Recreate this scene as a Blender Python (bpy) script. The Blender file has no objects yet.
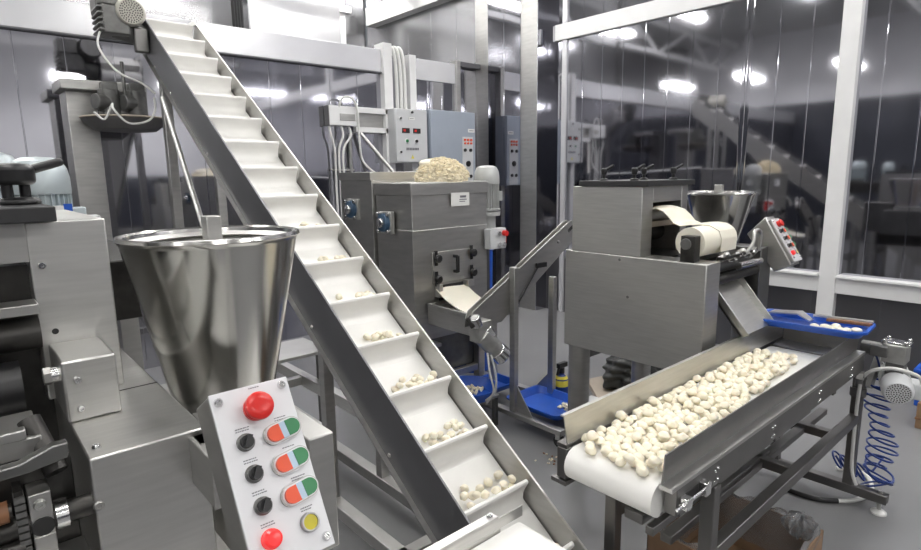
import bpy, bmesh, math, random
from mathutils import Vector, Matrix
random.seed(7)
S = bpy.context.scene
COL = S.collection
PI = math.pi

# ------------------------------------------------------------------ materials
def mat(name, col, metal=0.0, rough=0.5, nscale=None, namp=0.1, stretch=(1, 1, 1), bump=0.0, ramp=0.06, emit=None, spec=0.5, trans=0.0, sss=0.0):
    m = bpy.data.materials.new(name); m.use_nodes = True
    nt = m.node_tree; b = nt.nodes['Principled BSDF']
    c = (*col, 1)
    b.inputs['Base Color'].default_value = c
    b.inputs['Metallic'].default_value = metal
    b.inputs['Roughness'].default_value = rough
    b.inputs['Specular IOR Level'].default_value = spec
    b.inputs['Transmission Weight'].default_value = trans
    if sss:
        b.inputs['Subsurface Weight'].default_value = sss
        b.inputs['Subsurface Radius'].default_value = (.02, .014, .008)
    if emit:
        b.inputs['Emission Color'].default_value = (*emit[:3], 1); b.inputs['Emission Strength'].default_value = emit[3]
    if nscale:
        tc = nt.nodes.new('ShaderNodeTexCoord'); mp = nt.nodes.new('ShaderNodeMapping')
        mp.inputs['Scale'].default_value = stretch
        nz = nt.nodes.new('ShaderNodeTexNoise'); nz.inputs['Scale'].default_value = nscale; nz.inputs['Detail'].default_value = 4
        nt.links.new(tc.outputs['Object'], mp.inputs['Vector']); nt.links.new(mp.outputs['Vector'], nz.inputs['Vector'])
        cr = nt.nodes.new('ShaderNodeValToRGB')
        cr.color_ramp.elements[0].position = .3; cr.color_ramp.elements[1].position = .7
        cr.color_ramp.elements[0].color = (*[max(0, x * (1 - namp)) for x in col], 1)
        cr.color_ramp.elements[1].color = (*[min(1, x * (1 + namp)) for x in col], 1)
        nt.links.new(nz.outputs['Fac'], cr.inputs['Fac']); nt.links.new(cr.outputs['Color'], b.inputs['Base Color'])
        mr = nt.nodes.new('ShaderNodeMapRange'); mr.inputs['To Min'].default_value = max(0, rough - ramp); mr.inputs['To Max'].default_value = rough + ramp
        nt.links.new(nz.outputs['Fac'], mr.inputs['Value']); nt.links.new(mr.outputs['Result'], b.inputs['Roughness'])
        if bump:
            bp = nt.nodes.new('ShaderNodeBump'); bp.inputs['Strength'].default_value = bump; bp.inputs['Distance'].default_value = .02
            nt.links.new(nz.outputs['Fac'], bp.inputs['Height']); nt.links.new(bp.outputs['Normal'], b.inputs['Normal'])
    return m

M = {}
M['steel'] = mat('brushed_steel', (.60, .595, .575), 1, .40, 9, .06, (1, 1, 14))
M['steelh'] = mat('brushed_steel_horizontal', (.58, .575, .555), 1, .38, 9, .06, (1, 12, 12))
M['steeld'] = mat('dull_dark_steel', (.20, .20, .195), 1, .42, 7, .15, (1, 1, 1))
M['steelm'] = mat('mid_grey_steel', (.47, .465, .45), 1, .42, 7, .08, (1, 1, 6))
M['frame'] = mat('frame_steel', (.21, .205, .20), 1, .42, 7, .12, (1, 1, 1))
M['casting'] = mat('dark_casting', (.16, .16, .155), .6, .45, 25, .15)
M['base'] = mat('wall_base_sheet', (.17, .17, .18), .9, .3, 2, .08, (1, 1, .4))
M['plate'] = mat('grey_side_plate', (.17, .17, .178), .75, .46, 5, .08, (1, 1, 1))
M['polish'] = mat('polished_steel', (.46, .455, .44), 1, .17, 3, .04, (1, 1, .5), ramp=.05)
M['chrome'] = mat('bright_bolt_steel', (.75, .75, .75), 1, .18)
M['alu'] = mat('cast_aluminium', (.50, .50, .48), .85, .42, 25, .12)
M['wall'] = mat('polished_wall_sheet', (.47, .47, .51), 1, .06, .9, .04, (1, 1, .3), bump=.035, ramp=.03)
M['wallf'] = mat('far_wall_sheet', (.36, .36, .37), .8, .22, 1.1, .06, (1, 1, .3), bump=.05)
M['band'] = mat('satin_wall_band', (.74, .74, .76), .55, .24, 3, .03)
M['white'] = mat('white_painted_metal', (.74, .74, .74), 0, .38, 6, .03)
M['hall'] = mat('hall_panel', (.72, .72, .73), 0, .5, 2, .04)
M['refldark'] = mat('dark_reflection_band', (.035, .038, .05), 0, .4, 2, .2)  # added dark tone for unseen lower walls, so steel reflects dark
M['ceil'] = mat('ceiling_panel', (.5, .5, .5), 0, .6, 2, .04)
M['belt'] = mat('white_belt', (.83, .82, .79), 0, .42, 14, .02)
M['floor'] = mat('grey_floor', (.20, .20, .205), 0, .34, 2.2, .08, (1, 1, 1), ramp=.04)
M['black'] = mat('black_plastic', (.012, .012, .013), 0, .38)
M['rubber'] = mat('black_rubber', (.018, .018, .018), 0, .6)
M['darkm'] = mat('dark_machine_steel', (.06, .058, .055), .8, .42, 20, .3)
M['lid'] = mat('anodised_lid', (.04, .04, .042), .25, .45, 8, .08)
M['panel'] = mat('panel_face_paint', (.68, .68, .70), .2, .36, 10, .02)
M['cabw'] = mat('light_grey_cabinet', (.55, .56, .57), .0, .42, 5, .03)
M['cabb'] = mat('blue_grey_cabinet', (.33, .37, .43), .1, .42, 5, .04)
M['motor'] = mat('motor_paint', (.50, .56, .58), .35, .34, 10, .05)
M['motorg'] = mat('motor_grey_paint', (.45, .46, .45), .2, .42, 12, .08)
M['fan'] = mat('motor_fan_cover', (.60, .58, .52), .1, .42, 12, .05)
M['fanw'] = mat('white_fan_cover', (.66, .67, .68), .1, .38, 12, .04)
M['hole'] = mat('dark_hole', (.02, .02, .02), 0, .7)
M['red'] = mat('red_button', (.62, .022, .018), 0, .28)
M['redl'] = mat('red_lamp', (.75, .04, .04), 0, .2, emit=(.9, .03, .03, .35))
M['orange'] = mat('red_orange_cap', (.72, .085, .03), 0, .35)
M['green'] = mat('green_cap', (.03, .20, .075), 0, .35)
M['lens'] = mat('pale_blue_lens', (.42, .55, .68), 0, .25)
M['yellow'] = mat('yellow_lens', (.55, .47, .03), 0, .35)
M['mark'] = mat('printed_mark', (.16, .16, .18), 0, .6)
M['blue'] = mat('blue_plastic', (.012, .085, .46), 0, .34, 9, .1)
M['bluep'] = mat('blue_flange_paint', (.05, .10, .17), .1, .4)
M['hose'] = mat('blue_hose', (.010, .04, .22), 0, .3)
M['cablew'] = mat('white_cable', (.68, .68, .66), 0, .45)
M['dough'] = mat('dough', (.85, .79, .64), 0, .55, 22, .07, bump=.15, sss=.12)
M['sheet'] = mat('dough_sheet', (.84, .80, .68), 0, .5, 9, .03, sss=.1)
M['crumb'] = mat('crumb', (.86, .77, .58), 0, .7, 40, .18, bump=.3)
M['card'] = mat('cardboard', (.25, .155, .09), 0, .75, 12, .12)
M['tan'] = mat('tan_board', (.42, .36, .29), 0, .6, 6, .08)
M['bag'] = mat('dark_bag', (.035, .037, .035), 0, .45, 6, .3, bump=.5)
M['label'] = mat('paper_label', (.72, .72, .70), 0, .5)
M['yel'] = mat('yellow_label', (.75, .65, .08), 0, .5)
M['film'] = mat('clear_film', (.86, .88, .9), 0, .16, trans=.85, nscale=18, namp=.02, bump=.8)
M['lamp'] = mat('lamp_diffuser', (.9, .9, .9), 0, .5, emit=(1, .985, .96, 30))
M['seal'] = mat('grey_seal', (.10, .10, .11), 0, .6)
M['wood'] = mat('wood', (.22, .10, .045), 0, .55, 8, .2, (1, 8, 1))

# ------------------------------------------------------------------ mesh builder
class MB:
    def __init__(s): s.bm = bmesh.new(); s.mats = []
    def mi(s, m):
        if m not in s.mats: s.mats.append(m)
        return s.mats.index(m)
    def hexa(s, p, m='steel'):
        i = s.mi(m); v = [s.bm.verts.new(q) for q in p]
        for f in ((0, 3, 2, 1), (4, 5, 6, 7), (0, 1, 5, 4), (1, 2, 6, 5), (2, 3, 7, 6), (3, 0, 4, 7)):
            s.bm.faces.new([v[k] for k in f]).material_index = i
        return s
    def box(s, x0, x1, y0, y1, z0, z1, m='steel'):
        return s.hexa([(x0, y0, z0), (x1, y0, z0), (x1, y1, z0), (x0, y1, z0), (x0, y0, z1), (x1, y0, z1), (x1, y1, z1), (x0, y1, z1)], m)
    def bar(s, p, q, w, h, m='steel', up=(0, 0, 1)):
        p = Vector(p); q = Vector(q); d = (q - p).normalized(); u = Vector(up)
        if abs(d.dot(u)) > .98: u = Vector((0, 1, 0))
        a = d.cross(u).normalized() * w / 2; b = a.cross(d).normalized() * h / 2
        return s.hexa([p - a - b, p + a - b, q + a - b, q - a - b, p - a + b, p + a + b, q + a + b, q - a + b], m)
    def prism(s, pts, axis, a, b, m='steel'):
        # pts: 2D outline in the plane across `axis`
        i = s.mi(m)
        def f(u, v, w): return {'X': (w, u, v), 'Y': (u, w, v), 'Z': (u, v, w)}[axis]
        A = [s.bm.verts.new(f(u, v, a)) for u, v in pts]; B = [s.bm.verts.new(f(u, v, b)) for u, v in pts]
        n = len(pts); fs = [s.bm.faces.new(A), s.bm.faces.new(B[::-1])]
        for k in range(n): fs.append(s.bm.faces.new((A[k], B[k], B[(k + 1) % n], A[(k + 1) % n])))
        for x in fs: x.material_index = i
        return s
    def lathe(s, prof, c, d=(0, 0, 1), m='steel', n=40, cap=True):
        i = s.mi(m); d = Vector(d).normalized(); c = Vector(c)
        t = Vector((1, 0, 0)) if abs(d.x) < .9 else Vector((0, 1, 0))
        a = d.cross(t).normalized(); b = d.cross(a)
        rings = []
        for r, h in prof:
            if r < 1e-6: rings.append([s.bm.verts.new(c + d * h)])
            else: rings.append([s.bm.verts.new(c + d * h + a * (r * math.cos(2 * PI * k / n)) + b * (r * math.sin(2 * PI * k / n))) for k in range(n)])
        for R0, R1 in zip(rings, rings[1:]):
            for k in range(n):
                k2 = (k + 1) % n
                q = [R0[k], R0[k2], R1[k2], R1[k]] if len(R0) > 1 and len(R1) > 1 else ([R0[0], R1[k2], R1[k]] if len(R0) == 1 else [R0[k], R0[k2], R1[0]])
                if len(R0) == 1 and len(R1) == 1: continue
                s.bm.faces.new(q).material_index = i
        if cap:
            for R, fl in ((rings[0], True), (rings[-1], False)):
                if len(R) > 1: s.bm.faces.new(R[::-1] if fl else R).material_index = i
        return s
    def cyl(s, p, q, r, m='steel', r2=None, n=24):
        p = Vector(p); q = Vector(q)
        return s.lathe([(r, 0), (r if r2 is None else r2, (q - p).length)], p, q - p, m, n)
    def ball(s, c, r, m='steel', n=16):
        r = (r, r, r) if isinstance(r, (int, float)) else r
        i = s.mi(m); g = bmesh.ops.create_uvsphere(s.bm, u_segments=n, v_segments=max(6, n // 2), radius=1, matrix=Matrix.Translation(c) @ Matrix.Diagonal((*r, 1)))
        for v in g['verts']:
            for f in v.link_faces: f.material_index = i
        return s
    def tube(s, pts, r, m='cablew', n=8, sub=6, smooth=True):
        P = [Vector(p) for p in pts]
        if smooth and len(P) > 2:
            Q = []
            for k in range(len(P) - 1):
                p0 = P[max(k - 1, 0)]; p1 = P[k]; p2 = P[k + 1]; p3 = P[min(k + 2, len(P) - 1)]
                for j in range(sub):
                    t = j / sub
                    Q.append(.5 * ((2 * p1) + (p2 - p0) * t + (2 * p0 - 5 * p1 + 4 * p2 - p3) * t * t + (3 * p1 - p0 - 3 * p2 + p3) * t ** 3))
            P = Q + [P[-1]]
        i = s.mi(m); rings = []; a = None
        for k, p in enumerate(P):
            d = (P[min(k + 1, len(P) - 1)] - P[max(k - 1, 0)]).normalized()
            if a is None:
                t = Vector((0, 0, 1)) if abs(d.z) < .9 else Vector((1, 0, 0)); a = d.cross(t).normalized()
            else: a = (a - d * a.dot(d)).normalized()
            b = d.cross(a)
            rings.append([s.bm.verts.new(p + a * (r * math.cos(2 * PI * j / n)) + b * (r * math.sin(2 * PI * j / n))) for j in range(n)])
        for R0, R1 in zip(rings, rings[1:]):
            for j in range(n): s.bm.faces.new((R0[j], R0[(j + 1) % n], R1[(j + 1) % n], R1[j])).material_index = i
        s.bm.faces.new(rings[0][::-1]).material_index = i; s.bm.faces.new(rings[-1]).material_index = i
        return s
    def grid(s, fn, nu, nv, m, thick=0.0):
        # surface fn(u,v); a second, offset skin closes it when thick > 0
        i = s.mi(m)
        P = [[Vector(fn(a / nu, b / nv)) for b in range(nv + 1)] for a in range(nu + 1)]
        V = [[s.bm.verts.new(p) for p in row] for row in P]
        for a in range(nu):
            for b in range(nv): s.bm.faces.new((V[a][b], V[a + 1][b], V[a + 1][b + 1], V[a][b + 1])).material_index = i
        if thick:
            W = []
            for a in range(nu + 1):
                row = []
                for b in range(nv + 1):
                    e = P[min(a + 1, nu)][b] - P[max(a - 1, 0)][b]; f = P[a][min(b + 1, nv)] - P[a][max(b - 1, 0)]
                    row.append(s.bm.verts.new(P[a][b] - e.cross(f).normalized() * thick))
                W.append(row)
            for a in range(nu):
                for b in range(nv): s.bm.faces.new((W[a][b], W[a][b + 1], W[a + 1][b + 1], W[a + 1][b])).material_index = i
            for a in range(nu):
                s.bm.faces.new((V[a][0], W[a][0], W[a + 1][0], V[a + 1][0])).material_index = i
                s.bm.faces.new((V[a][nv], V[a + 1][nv], W[a + 1][nv], W[a][nv])).material_index = i
            for b in range(nv):
                s.bm.faces.new((V[0][b], V[0][b + 1], W[0][b + 1], W[0][b])).material_index = i
                s.bm.faces.new((V[nu][b], W[nu][b], W[nu][b + 1], V[nu][b + 1])).material_index = i
        return s
    def mesh(s, name, org=(0, 0, 0)):
        bmesh.ops.recalc_face_normals(s.bm, faces=s.bm.faces)
        if Vector(org).length: bmesh.ops.translate(s.bm, vec=-Vector(org), verts=s.bm.verts)
        me = bpy.data.meshes.new(name); s.bm.to_mesh(me); s.bm.free()
        for m in s.mats: me.materials.append(M[m])
        me.polygons.foreach_set('use_smooth', [True] * len(me.polygons))
        me.set_sharp_from_angle(angle=math.radians(32))
        return me
    def build(s, name, root=None, bevel=0, loc=None):
        # root: thing or part that parents it (mesh kept in the thing's own frame)
        org = loc if loc is not None else (origin(root) if root else (0, 0, 0))
        o = bpy.data.objects.new(name, s.mesh(name, org)); COL.objects.link(o)
        if root: o.parent = root
        elif loc is not None: o.location = loc
        if bevel:
            b = o.modifiers.new('bevel', 'BEVEL'); b.width = bevel; b.segments = 2; b.limit_method = 'ANGLE'; b.angle_limit = math.radians(40)
        return o

def origin(o):
    p = Vector((0, 0, 0))
    while o: p += o.location; o = o.parent
    return p
def tag(o, label, cat, group=None):
    o['label'] = label; o['category'] = cat
    if group: o['group'] = group
    return o
def thing(name, label, cat, loc, group=None):
    o = bpy.data.objects.new(name, None); o.empty_display_size = .1; COL.objects.link(o); o.location = loc
    return tag(o, label, cat, group)
def struct(mb, name, bevel=0):
    o = mb.build(name, None, bevel); o['kind'] = 'structure'; return o
def lab(o, text): o['label'] = text; return o

def bolt(mb, c, d, r=.008, h=.005, m='chrome'):
    mb.lathe([(r, 0), (r, h * .4), (r * .75, h), (r * .4, h), (r * .35, h * .5), (0, h * .5)], c, d, m, 14)
def rot(v, ax, a): return Matrix.Rotation(a, 3, ax) @ Vector(v)

# ------------------------------------------------------------------ room
struct(MB().box(-5, 5.6, -5, 9.2, -.1, 0, 'floor'), 'floor')
struct(MB().box(-5, 5.6, -5, 9.2, 4.9, 5.0, 'ceil'), 'ceiling')

def sheet_wall(name, axis, plane, t0, t1, z0, z1, pitch, out, m='wall', rib=True, depth=.05):
    """polished sheets side by side: each a little bowed and tilted, with a raised joint between neighbours"""
    mb = MB(); i = mb.mi(m); rnd = random.Random(hash(name) % 1 + len(name))
    n = max(1, round((t1 - t0) / pitch)); w = (t1 - t0) / n; prof = []
    for k in range(n):
        til = rnd.uniform(-.004, .004); bow = rnd.uniform(-.0001, .0005)
        for j in range(7):
            u = j / 6
            prof.append((t0 + w * (k + u) * 1.0 + (1e-4 if j == 0 and k else 0), out * (bow * math.sin(PI * u) + til * (u - .5) * w)))
    def P(t, o, z): return (plane + o, t, z) if axis == 'X' else (t, plane + o, z)
    rows = []
    for z in (z0, z1):
        rows.append([mb.bm.verts.new(P(t, o, z)) for t, o in prof])
    for a in range(len(prof) - 1): mb.bm.faces.new((rows[0][a], rows[0][a + 1], rows[1][a + 1], rows[1][a])).material_index = i
    b0, b1 = sorted((plane - out * depth, plane - out * .012))
    if axis == 'X': mb.box(b0, b1, t0, t1, z0, z1, 'wallf')
    else: mb.box(t0, t1, b0, b1, z0, z1, 'wallf')
    if rib:
        for k in range(1, n):
            t = t0 + w * k; r = .0045
            pts = [(-r, -.004), (-r, .0015), (-r * .5, .003), (r * .5, .003), (r, .0015), (r, -.004)]
            if axis == 'X': mb.prism([(plane + out * q, t + p) for p, q in pts], 'Z', z0, z1, m)
            else: mb.prism([(t + p, plane + out * q) for p, q in pts], 'Z', z0, z1, m)
    return struct(mb, name)
# right wall
sheet_wall('wall_right', 'X', 5.4, -4.75, 5.57, .65, 4.9, .2517, -1)
sheet_wall('wall_right_base', 'X', 5.4, -4.75, 5.57, 0, .65, .503, -1, 'base')
struct(MB().box(5.36, 5.46, -4.7, 4.42, 3.10, 3.27, 'white'), 'trim_1', .004)
struct(MB().box(5.33, 5.46, 1.45, 1.575, 0, 4.9, 'white'), 'trim_2', .004)
struct(MB().box(5.338, 5.46, -4.7, 2.35, .645, .775, 'white').box(5.30, 5.46, -4.7, 1.445, .775, .795, 'white').box(5.30, 5.46, 1.58, 2.35, .775, .795, 'white'), 'trim_3', .003)
struct(MB().box(5.375, 5.41, 4.27, 4.33, 0, 4.9, 'band'), 'trim_4', .004)
struct(MB().box(5.37, 5.46, 4.1, 4.46, 3.10, 3.27, 'band'), 'trim_5', .004)
# corner column with flat steel casing and mirror insert
c = MB().box(5.21, 5.42, 4.552, 5.57, 0, 4.9, 'steelm').box(5.213, 5.42, 4.546, 4.556, 0, 4.9, 'wall')
struct(c, 'trim_6', .003)
sheet_wall('trim_7', 'X', 5.205, 4.80, 5.34, 0, 4.9, .27, -1)
# left wall: partition with satin band on top
sheet_wall('wall_left', 'Y', 5.5, -5, 3.75, 0, 2.745, .33, -1)
struct(MB().box(-5, 3.75, 5.47, 5.58, 2.745, 2.985, 'band').box(-5, 3.75, 5.46, 5.58, 2.735, 2.752, 'seal'), 'trim_8', .003)
struct(MB().box(3.72, 3.83, 5.42, 5.6, 0, 3.05, 'white'), 'trim_9', .004)
sheet_wall('wall_left_recess', 'Y', 5.62, 3.83, 4.10, 0, 2.95, .27, -1, rib=False)
struct(MB().box(4.08, 4.17, 5.44, 5.6, 0, 2.97, 'white'), 'trim_10', .004)
sheet_wall('wall_left_end', 'Y', 5.5, 4.17, 4.80, 0, 2.72, .21, -1)
struct(MB().box(4.17, 4.80, 5.48, 5.58, 2.72, 2.95, 'band'), 'trim_11', .003)
struct(MB().box(4.79, 4.86, 5.46, 5.58, 0, 2.99, 'steelm').box(4.86, 5.21, 5.48, 5.58, 2.93, 2.99, 'seal'), 'trim_12', .003)
sheet_wall('wall_left_corner', 'Y', 5.56, 4.86, 5.21, 0, 2.93, .18, -1)
# the hall beyond the partition and behind the camera
sheet_wall('wall_back', 'Y', 8.35, -5, 5.4, 0, 4.9, 1.0, -1, 'wallf')
sheet_wall('wall_right_beyond', 'X', 5.4, 5.6, 8.3, 0, 4.9, .55, -1, 'wallf')
struct(MB().box(5.25, 5.42, 5.6, 8.1, 3.93, 4.2, 'white'), 'trim_13', .004)
struct(MB().box(4.77, 4.92, 8.15, 8.33, 0, 4.9, 'white').box(3.4, 5.0, 8.10, 8.3, 4.08, 4.18, 'white'), 'trim_14', .004)
struct(MB().box(3.2, 4.5, 7.6, 7.66, 3.0, 4.6, 'band'), 'trim_15', .004)
struct(MB().box(-5.1, -5, -5, 9.2, 3.2, 4.9, 'hall').box(-5.1, -5, -5, 9.2, 0, 3.2, 'refldark'), 'wall_west')  # dark lower part added to darken the right wall's reflection
struct(MB().box(-5, 5.6, -5.1, -5, 1.7, 4.9, 'hall').box(-5, 5.6, -5.1, -5, 0, 1.7, 'refldark'), 'wall_front')  # dark lower part added to darken reflections in the left wall
# roof trusses
for k, (yt) in enumerate((-2.6, 2.5, 7.0)):
    mb = MB().bar((-5, yt, 4.75), (5.35, yt, 4.75), .1, .1, 'white').bar((-5, yt, 4.15), (5.35, yt, 4.15), .09, .09, 'white')
    x = -5
    for j in range(8):
        x2 = x + 1.29
        mb.bar((x, yt, 4.15 if j % 2 else 4.75), (x2, yt, 4.75 if j % 2 else 4.15), .06, .06, 'white'); x = x2
    struct(mb, 'trim_%d' % (16 + k))
# ceiling lamps
LAMPS = [(x, y) for y in (-3.4, -.9, 1.3, 3.9, 5.9, 7.6) for x in (-3.2, -.3, 2.6, 4.6)]
lm = None
for k, (x, y) in enumerate(LAMPS):
    t = thing('ceiling_light', 'long white fluorescent ceiling light over the production hall', 'ceiling light', (x, y, 3.72 if (x < -3 or y < -3) else 4.62), 'fluorescent lights under the ceiling')
    if lm is None:
        a = MB().box(-.65, .65, -.13, .13, 0, .06, 'white').bar((-.4, 0, .06), (-.4, 0, .28), .02, .02, 'steelm').bar((.4, 0, .06), (.4, 0, .28), .02, .02, 'steelm')
        h = MB().box(-.62, .62, -.11, .11, -.03, .0, 'lamp')
        lm = (a.mesh('lamp_housing'), h.mesh('diffuser'))
    for n, me in zip(('lamp_housing', 'diffuser'), lm):
        o = bpy.data.objects.new(n, me); COL.objects.link(o); o.parent = t

# ------------------------------------------------------------------ shared builders
def control_panel(root, TR, tilt, w, L, knobs=True):
    """sloping push-button box: TR = its top right corner, buttons are sub-parts"""
    T = Vector(TR); U = Vector((1, 0, 0)); V = Vector((0, -math.sin(tilt), -math.cos(tilt))); N = V.cross(U)
    if N.y > 0: N = -N
    P = lambda u, v, n=0.0: T + U * u + V * v + N * n
    D = .07
    body = MB().hexa([P(-w, L, -D), P(0, L, -D), P(0, 0, -D), P(-w, 0, -D), P(-w, L, -.003), P(0, L, -.003), P(0, 0, -.003), P(-w, 0, -.003)], 'steelm')
    body = body.build('control_panel', root, .004)
    f = MB().hexa([P(-w, L, -.0035), P(0, L, -.0035), P(0, 0, -.0035), P(-w, 0, -.0035), P(-w, L, 0), P(0, L, 0), P(0, 0, 0), P(-w, 0, 0)], 'panel')
    lab(f.build('panel_face', body, .001), 'pale grey front plate with printed marks')
    def sub(mb, n, text=None):
        o = mb.build(n, body)
        if text: lab(o, text)
    # emergency stop
    mb = MB(); c = P(-.0515, .0315)
    mb.lathe([(.0165, 0), (.0165, .005), (.0125, .006), (.0125, .013)], c, N, 'red', 28)
    mb.lathe([(.0145, .011), (.0175, .013), (.0185, .0165), (.0178, .0195), (.0145, .022), (.008, .0228), (0, .023)], c, N, 'red', 32)
    sub(mb, 'emergency_stop_button', 'red mushroom emergency stop button')
    for s_ in ((-.095, .012), (-.0102, .0101), (-.0094, .2147), (-.095, .2147)):
        mb = MB(); bolt(mb, P(*s_), N, .0058, .005); sub(mb, 'screw')
    for k in range(3):
        v = .0696 + .0402 * k
        mb = MB(); u0 = -.027; ang = math.radians(8)
        E = U * math.cos(ang) - V * math.sin(ang); F = V * math.cos(ang) + U * math.sin(ang)
        def cap(r, h0, h1, a0, a1, hl, m):
            pts = []
            for j in range(15): t = -PI / 2 + PI * j / 14; pts.append((hl + r * math.cos(t), r * math.sin(t)))
            for j in range(15): t = PI / 2 + PI * j / 14; pts.append((-hl + r * math.cos(t), r * math.sin(t)))
            pts = [(min(max(x, a0), a1), y) for x, y in pts]
            q = []
            for p_ in pts:
                if not q or (abs(p_[0] - q[-1][0]) + abs(p_[1] - q[-1][1])) > 1e-6: q.append(p_)
            i = mb.mi(m); o = P(u0, v)
            A = [mb.bm.verts.new(o + E * x + F * y + N * h0) for x, y in q]; B = [mb.bm.verts.new(o + E * x + F * y + N * h1) for x, y in q]
            mb.bm.faces.new(A[::-1]).material_index = i; mb.bm.faces.new(B).material_index = i
            for j in range(len(q)): mb.bm.faces.new((A[j], A[(j + 1) % len(q)], B[(j + 1) % len(q)], B[j])).material_index = i
        cap(.0135, 0, .005, -9, 9, .0125, 'steelm'); cap(.0122, .005, .0065, -9, 9, .0122, 'panel')
        cap(.0104, .0065, .0115, -9, -.0045, .0118, 'orange'); cap(.0104, .0065, .0095, -.0045, .0045, .0118, 'lens'); cap(.0104, .0065, .0105, .0045, 9, .0118, 'green')
        sub(mb, 'start_stop_button', 'red and green double push button with pale blue lens')
        mb = MB(); c = P(-.0755, v + .0005)
        mb.lathe([(.0112, 0), (.0112, .004), (.0095, .006)], c, N, 'steeld', 24)
        mb.lathe([(.0085, .006), (.008, .011), (0, .011)], c, N, 'black', 20)
        a = U * .5 - V * .86
        mb.bar(c + N * .013 - a * .008, c + N * .013 + a * .008, .006, .008, 'black', N)
        sub(mb, 'selector_knob', 'black rotary selector knob')
    for (u, v, m1, n, tx) in ((-.0761, .1907, 'redl', 'indicator_lamp', 'glowing red indicator lamp'), (-.0255, .1903, 'yellow', 'push_button', 'yellow flush push button')):
        mb = MB(); c = P(u, v)
        if m1 == 'redl': mb.lathe([(.0125, 0), (.0125, .003), (.0118, .006), (.011, .010), (.008, .0125), (0, .0135)], c, N, 'redl', 28)
        else:
            mb.lathe([(.0122, 0), (.0122, .006), (.0112, .0075), (.0095, .0075), (.0095, .005)], c, N, 'steelm', 28); mb.lathe([(.0094, .003), (.0094, .0055), (0, .0058)], c, N, 'yellow', 24)
        sub(mb, n, tx)
    mb = MB(); rnd = random.Random(3)      # rows of tiny printed legend, too small to read
    def legend(u, v, n, wd):
        for r_ in range(n):
            x = u - wd / 2; yv = v + r_ * .0032
            while x < u + wd / 2:
                l = rnd.uniform(.0013, .0032)
                mb.hexa([P(x, yv - x * 0 + .0013, .0001), P(x + l, yv + .0013, .0001), P(x + l, yv, .0001), P(x, yv, .0001), P(x, yv + .0013, .0004), P(x + l, yv + .0013, .0004), P(x + l, yv, .0004), P(x, yv, .0004)], 'mark'); x += l + .0007
    legend(-w * .45, .0035, 1, .014)
    for k in range(3):
        legend(-.0245, .0508 + .0402 * k, 2 if k != 1 else 1, .016); legend(-.076, .051 + .0402 * k, 2, .016)
    legend(-.0245, .171, 2, .014); legend(-.076, .171, 2, .016)
    sub(mb, 'printed_legend', 'small dark printed lines above the buttons')
    return body

def hopper(root, c, R, r, h, arm=True):
    x, y, z = c
    mb = MB().lathe([(r, -h), (R, -.012), (R + .004, -.004), (R + .008, .0), (R + .006, .007), (R - .002, .008), (R - .008, .004), (R - .010, -.006), (r - .004, -h + .004), (0, -h + .004)], c, (0, 0, 1), 'polish', 72)
    mb.lathe([(r, -h), (0, -h)], c, (0, 0, 1), 'polish', 72, False)
    o = mb.build('hopper', root); lab(o, 'mirror-polished conical steel hopper')
    k = MB().lathe([(R - .035, -.012), (R - .025, -.004), (R - .012, -.004), (R - .012, -.012)], c, (0, 0, 1), 'steel', 60, False)
    k.lathe([(0, -.022), (R - .05, -.022), (R - .016, -.016)], c, (0, 0, 1), 'steel', 60, False); k.build('inner_ring', o)
    mb = MB().box(x - R * .08, x + R * .1, y - .02, y + .02, z - .05, z + .045, 'steelm')
    mb.bar((x - R + .02, y, z - .03), (x + R - .02, y, z - .03), .03, .02, 'steelm').cyl((x, y, z - h * .8), (x, y, z - .04), .015, 'steelm')
    lab(mb.build('stirrer_block', o, .003), 'small square steel block above the rim')
    return o

def clamp_lever(root, p, ang=0.4, s=1.0):
    x, y, z = p
    mb = MB().lathe([(.022 * s, 0), (.022 * s, .006 * s), (.016 * s, .01 * s), (.008 * s, .012 * s), (.008 * s, .028 * s), (.013 * s, .03 * s), (.016 * s, .05 * s), (.015 * s, .058 * s), (.008 * s, .064 * s), (0, .064 * s)], p, (0, 0, 1), 'black', 20)
    d = Vector((math.cos(ang), math.sin(ang), .62)).normalized(); q = Vector((x, y, z + .048 * s))
    mb.lathe([(.008 * s, 0), (.0065 * s, .02 * s), (.0075 * s, .05 * s), (.006 * s, .055 * s), (0, .057 * s)], q, d, 'black', 14)
    return lab(mb.build('clamp_lever', root), 'black clamp lever')

def vert_motor(root, p, r, h, m='motor', name='motor'):
    x, y, z = p     # base centre
    mb = MB().cyl((x, y, z), (x, y, z + h * .62), r * .84, m, n=32)
    for k in range(28):
        a = 2 * PI * k / 28
        mb.bar((x + r * .88 * math.cos(a), y + r * .88 * math.sin(a), z + h * .04), (x + r * .88 * math.cos(a), y + r * .88 * math.sin(a), z + h * .6), r * .03, r * .2, m, (math.cos(a), math.sin(a), 0))
    mb.lathe([(r * 1.05, 0), (r * 1.05, h * .04), (r * .8, h * .05)], p, (0, 0, 1), m, 32)
    o = mb.build(name, root)
    k = MB().lathe([(r * .98, h * .58), (r * 1.0, h * .62), (r * .99, h * .76), (r * .93, h * .86), (r * .78, h * .95), (r * .5, h * .99), (0, h)], p, (0, 0, 1), m, 40)
    k.build('fan_cover', o)
    b = MB().box(x + r * .75, x + r * 1.35, y - r * .4, y + r * .3, z + h * .2, z + h * .42, m); b.build('terminal_box', o, .004)
    return o

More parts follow.
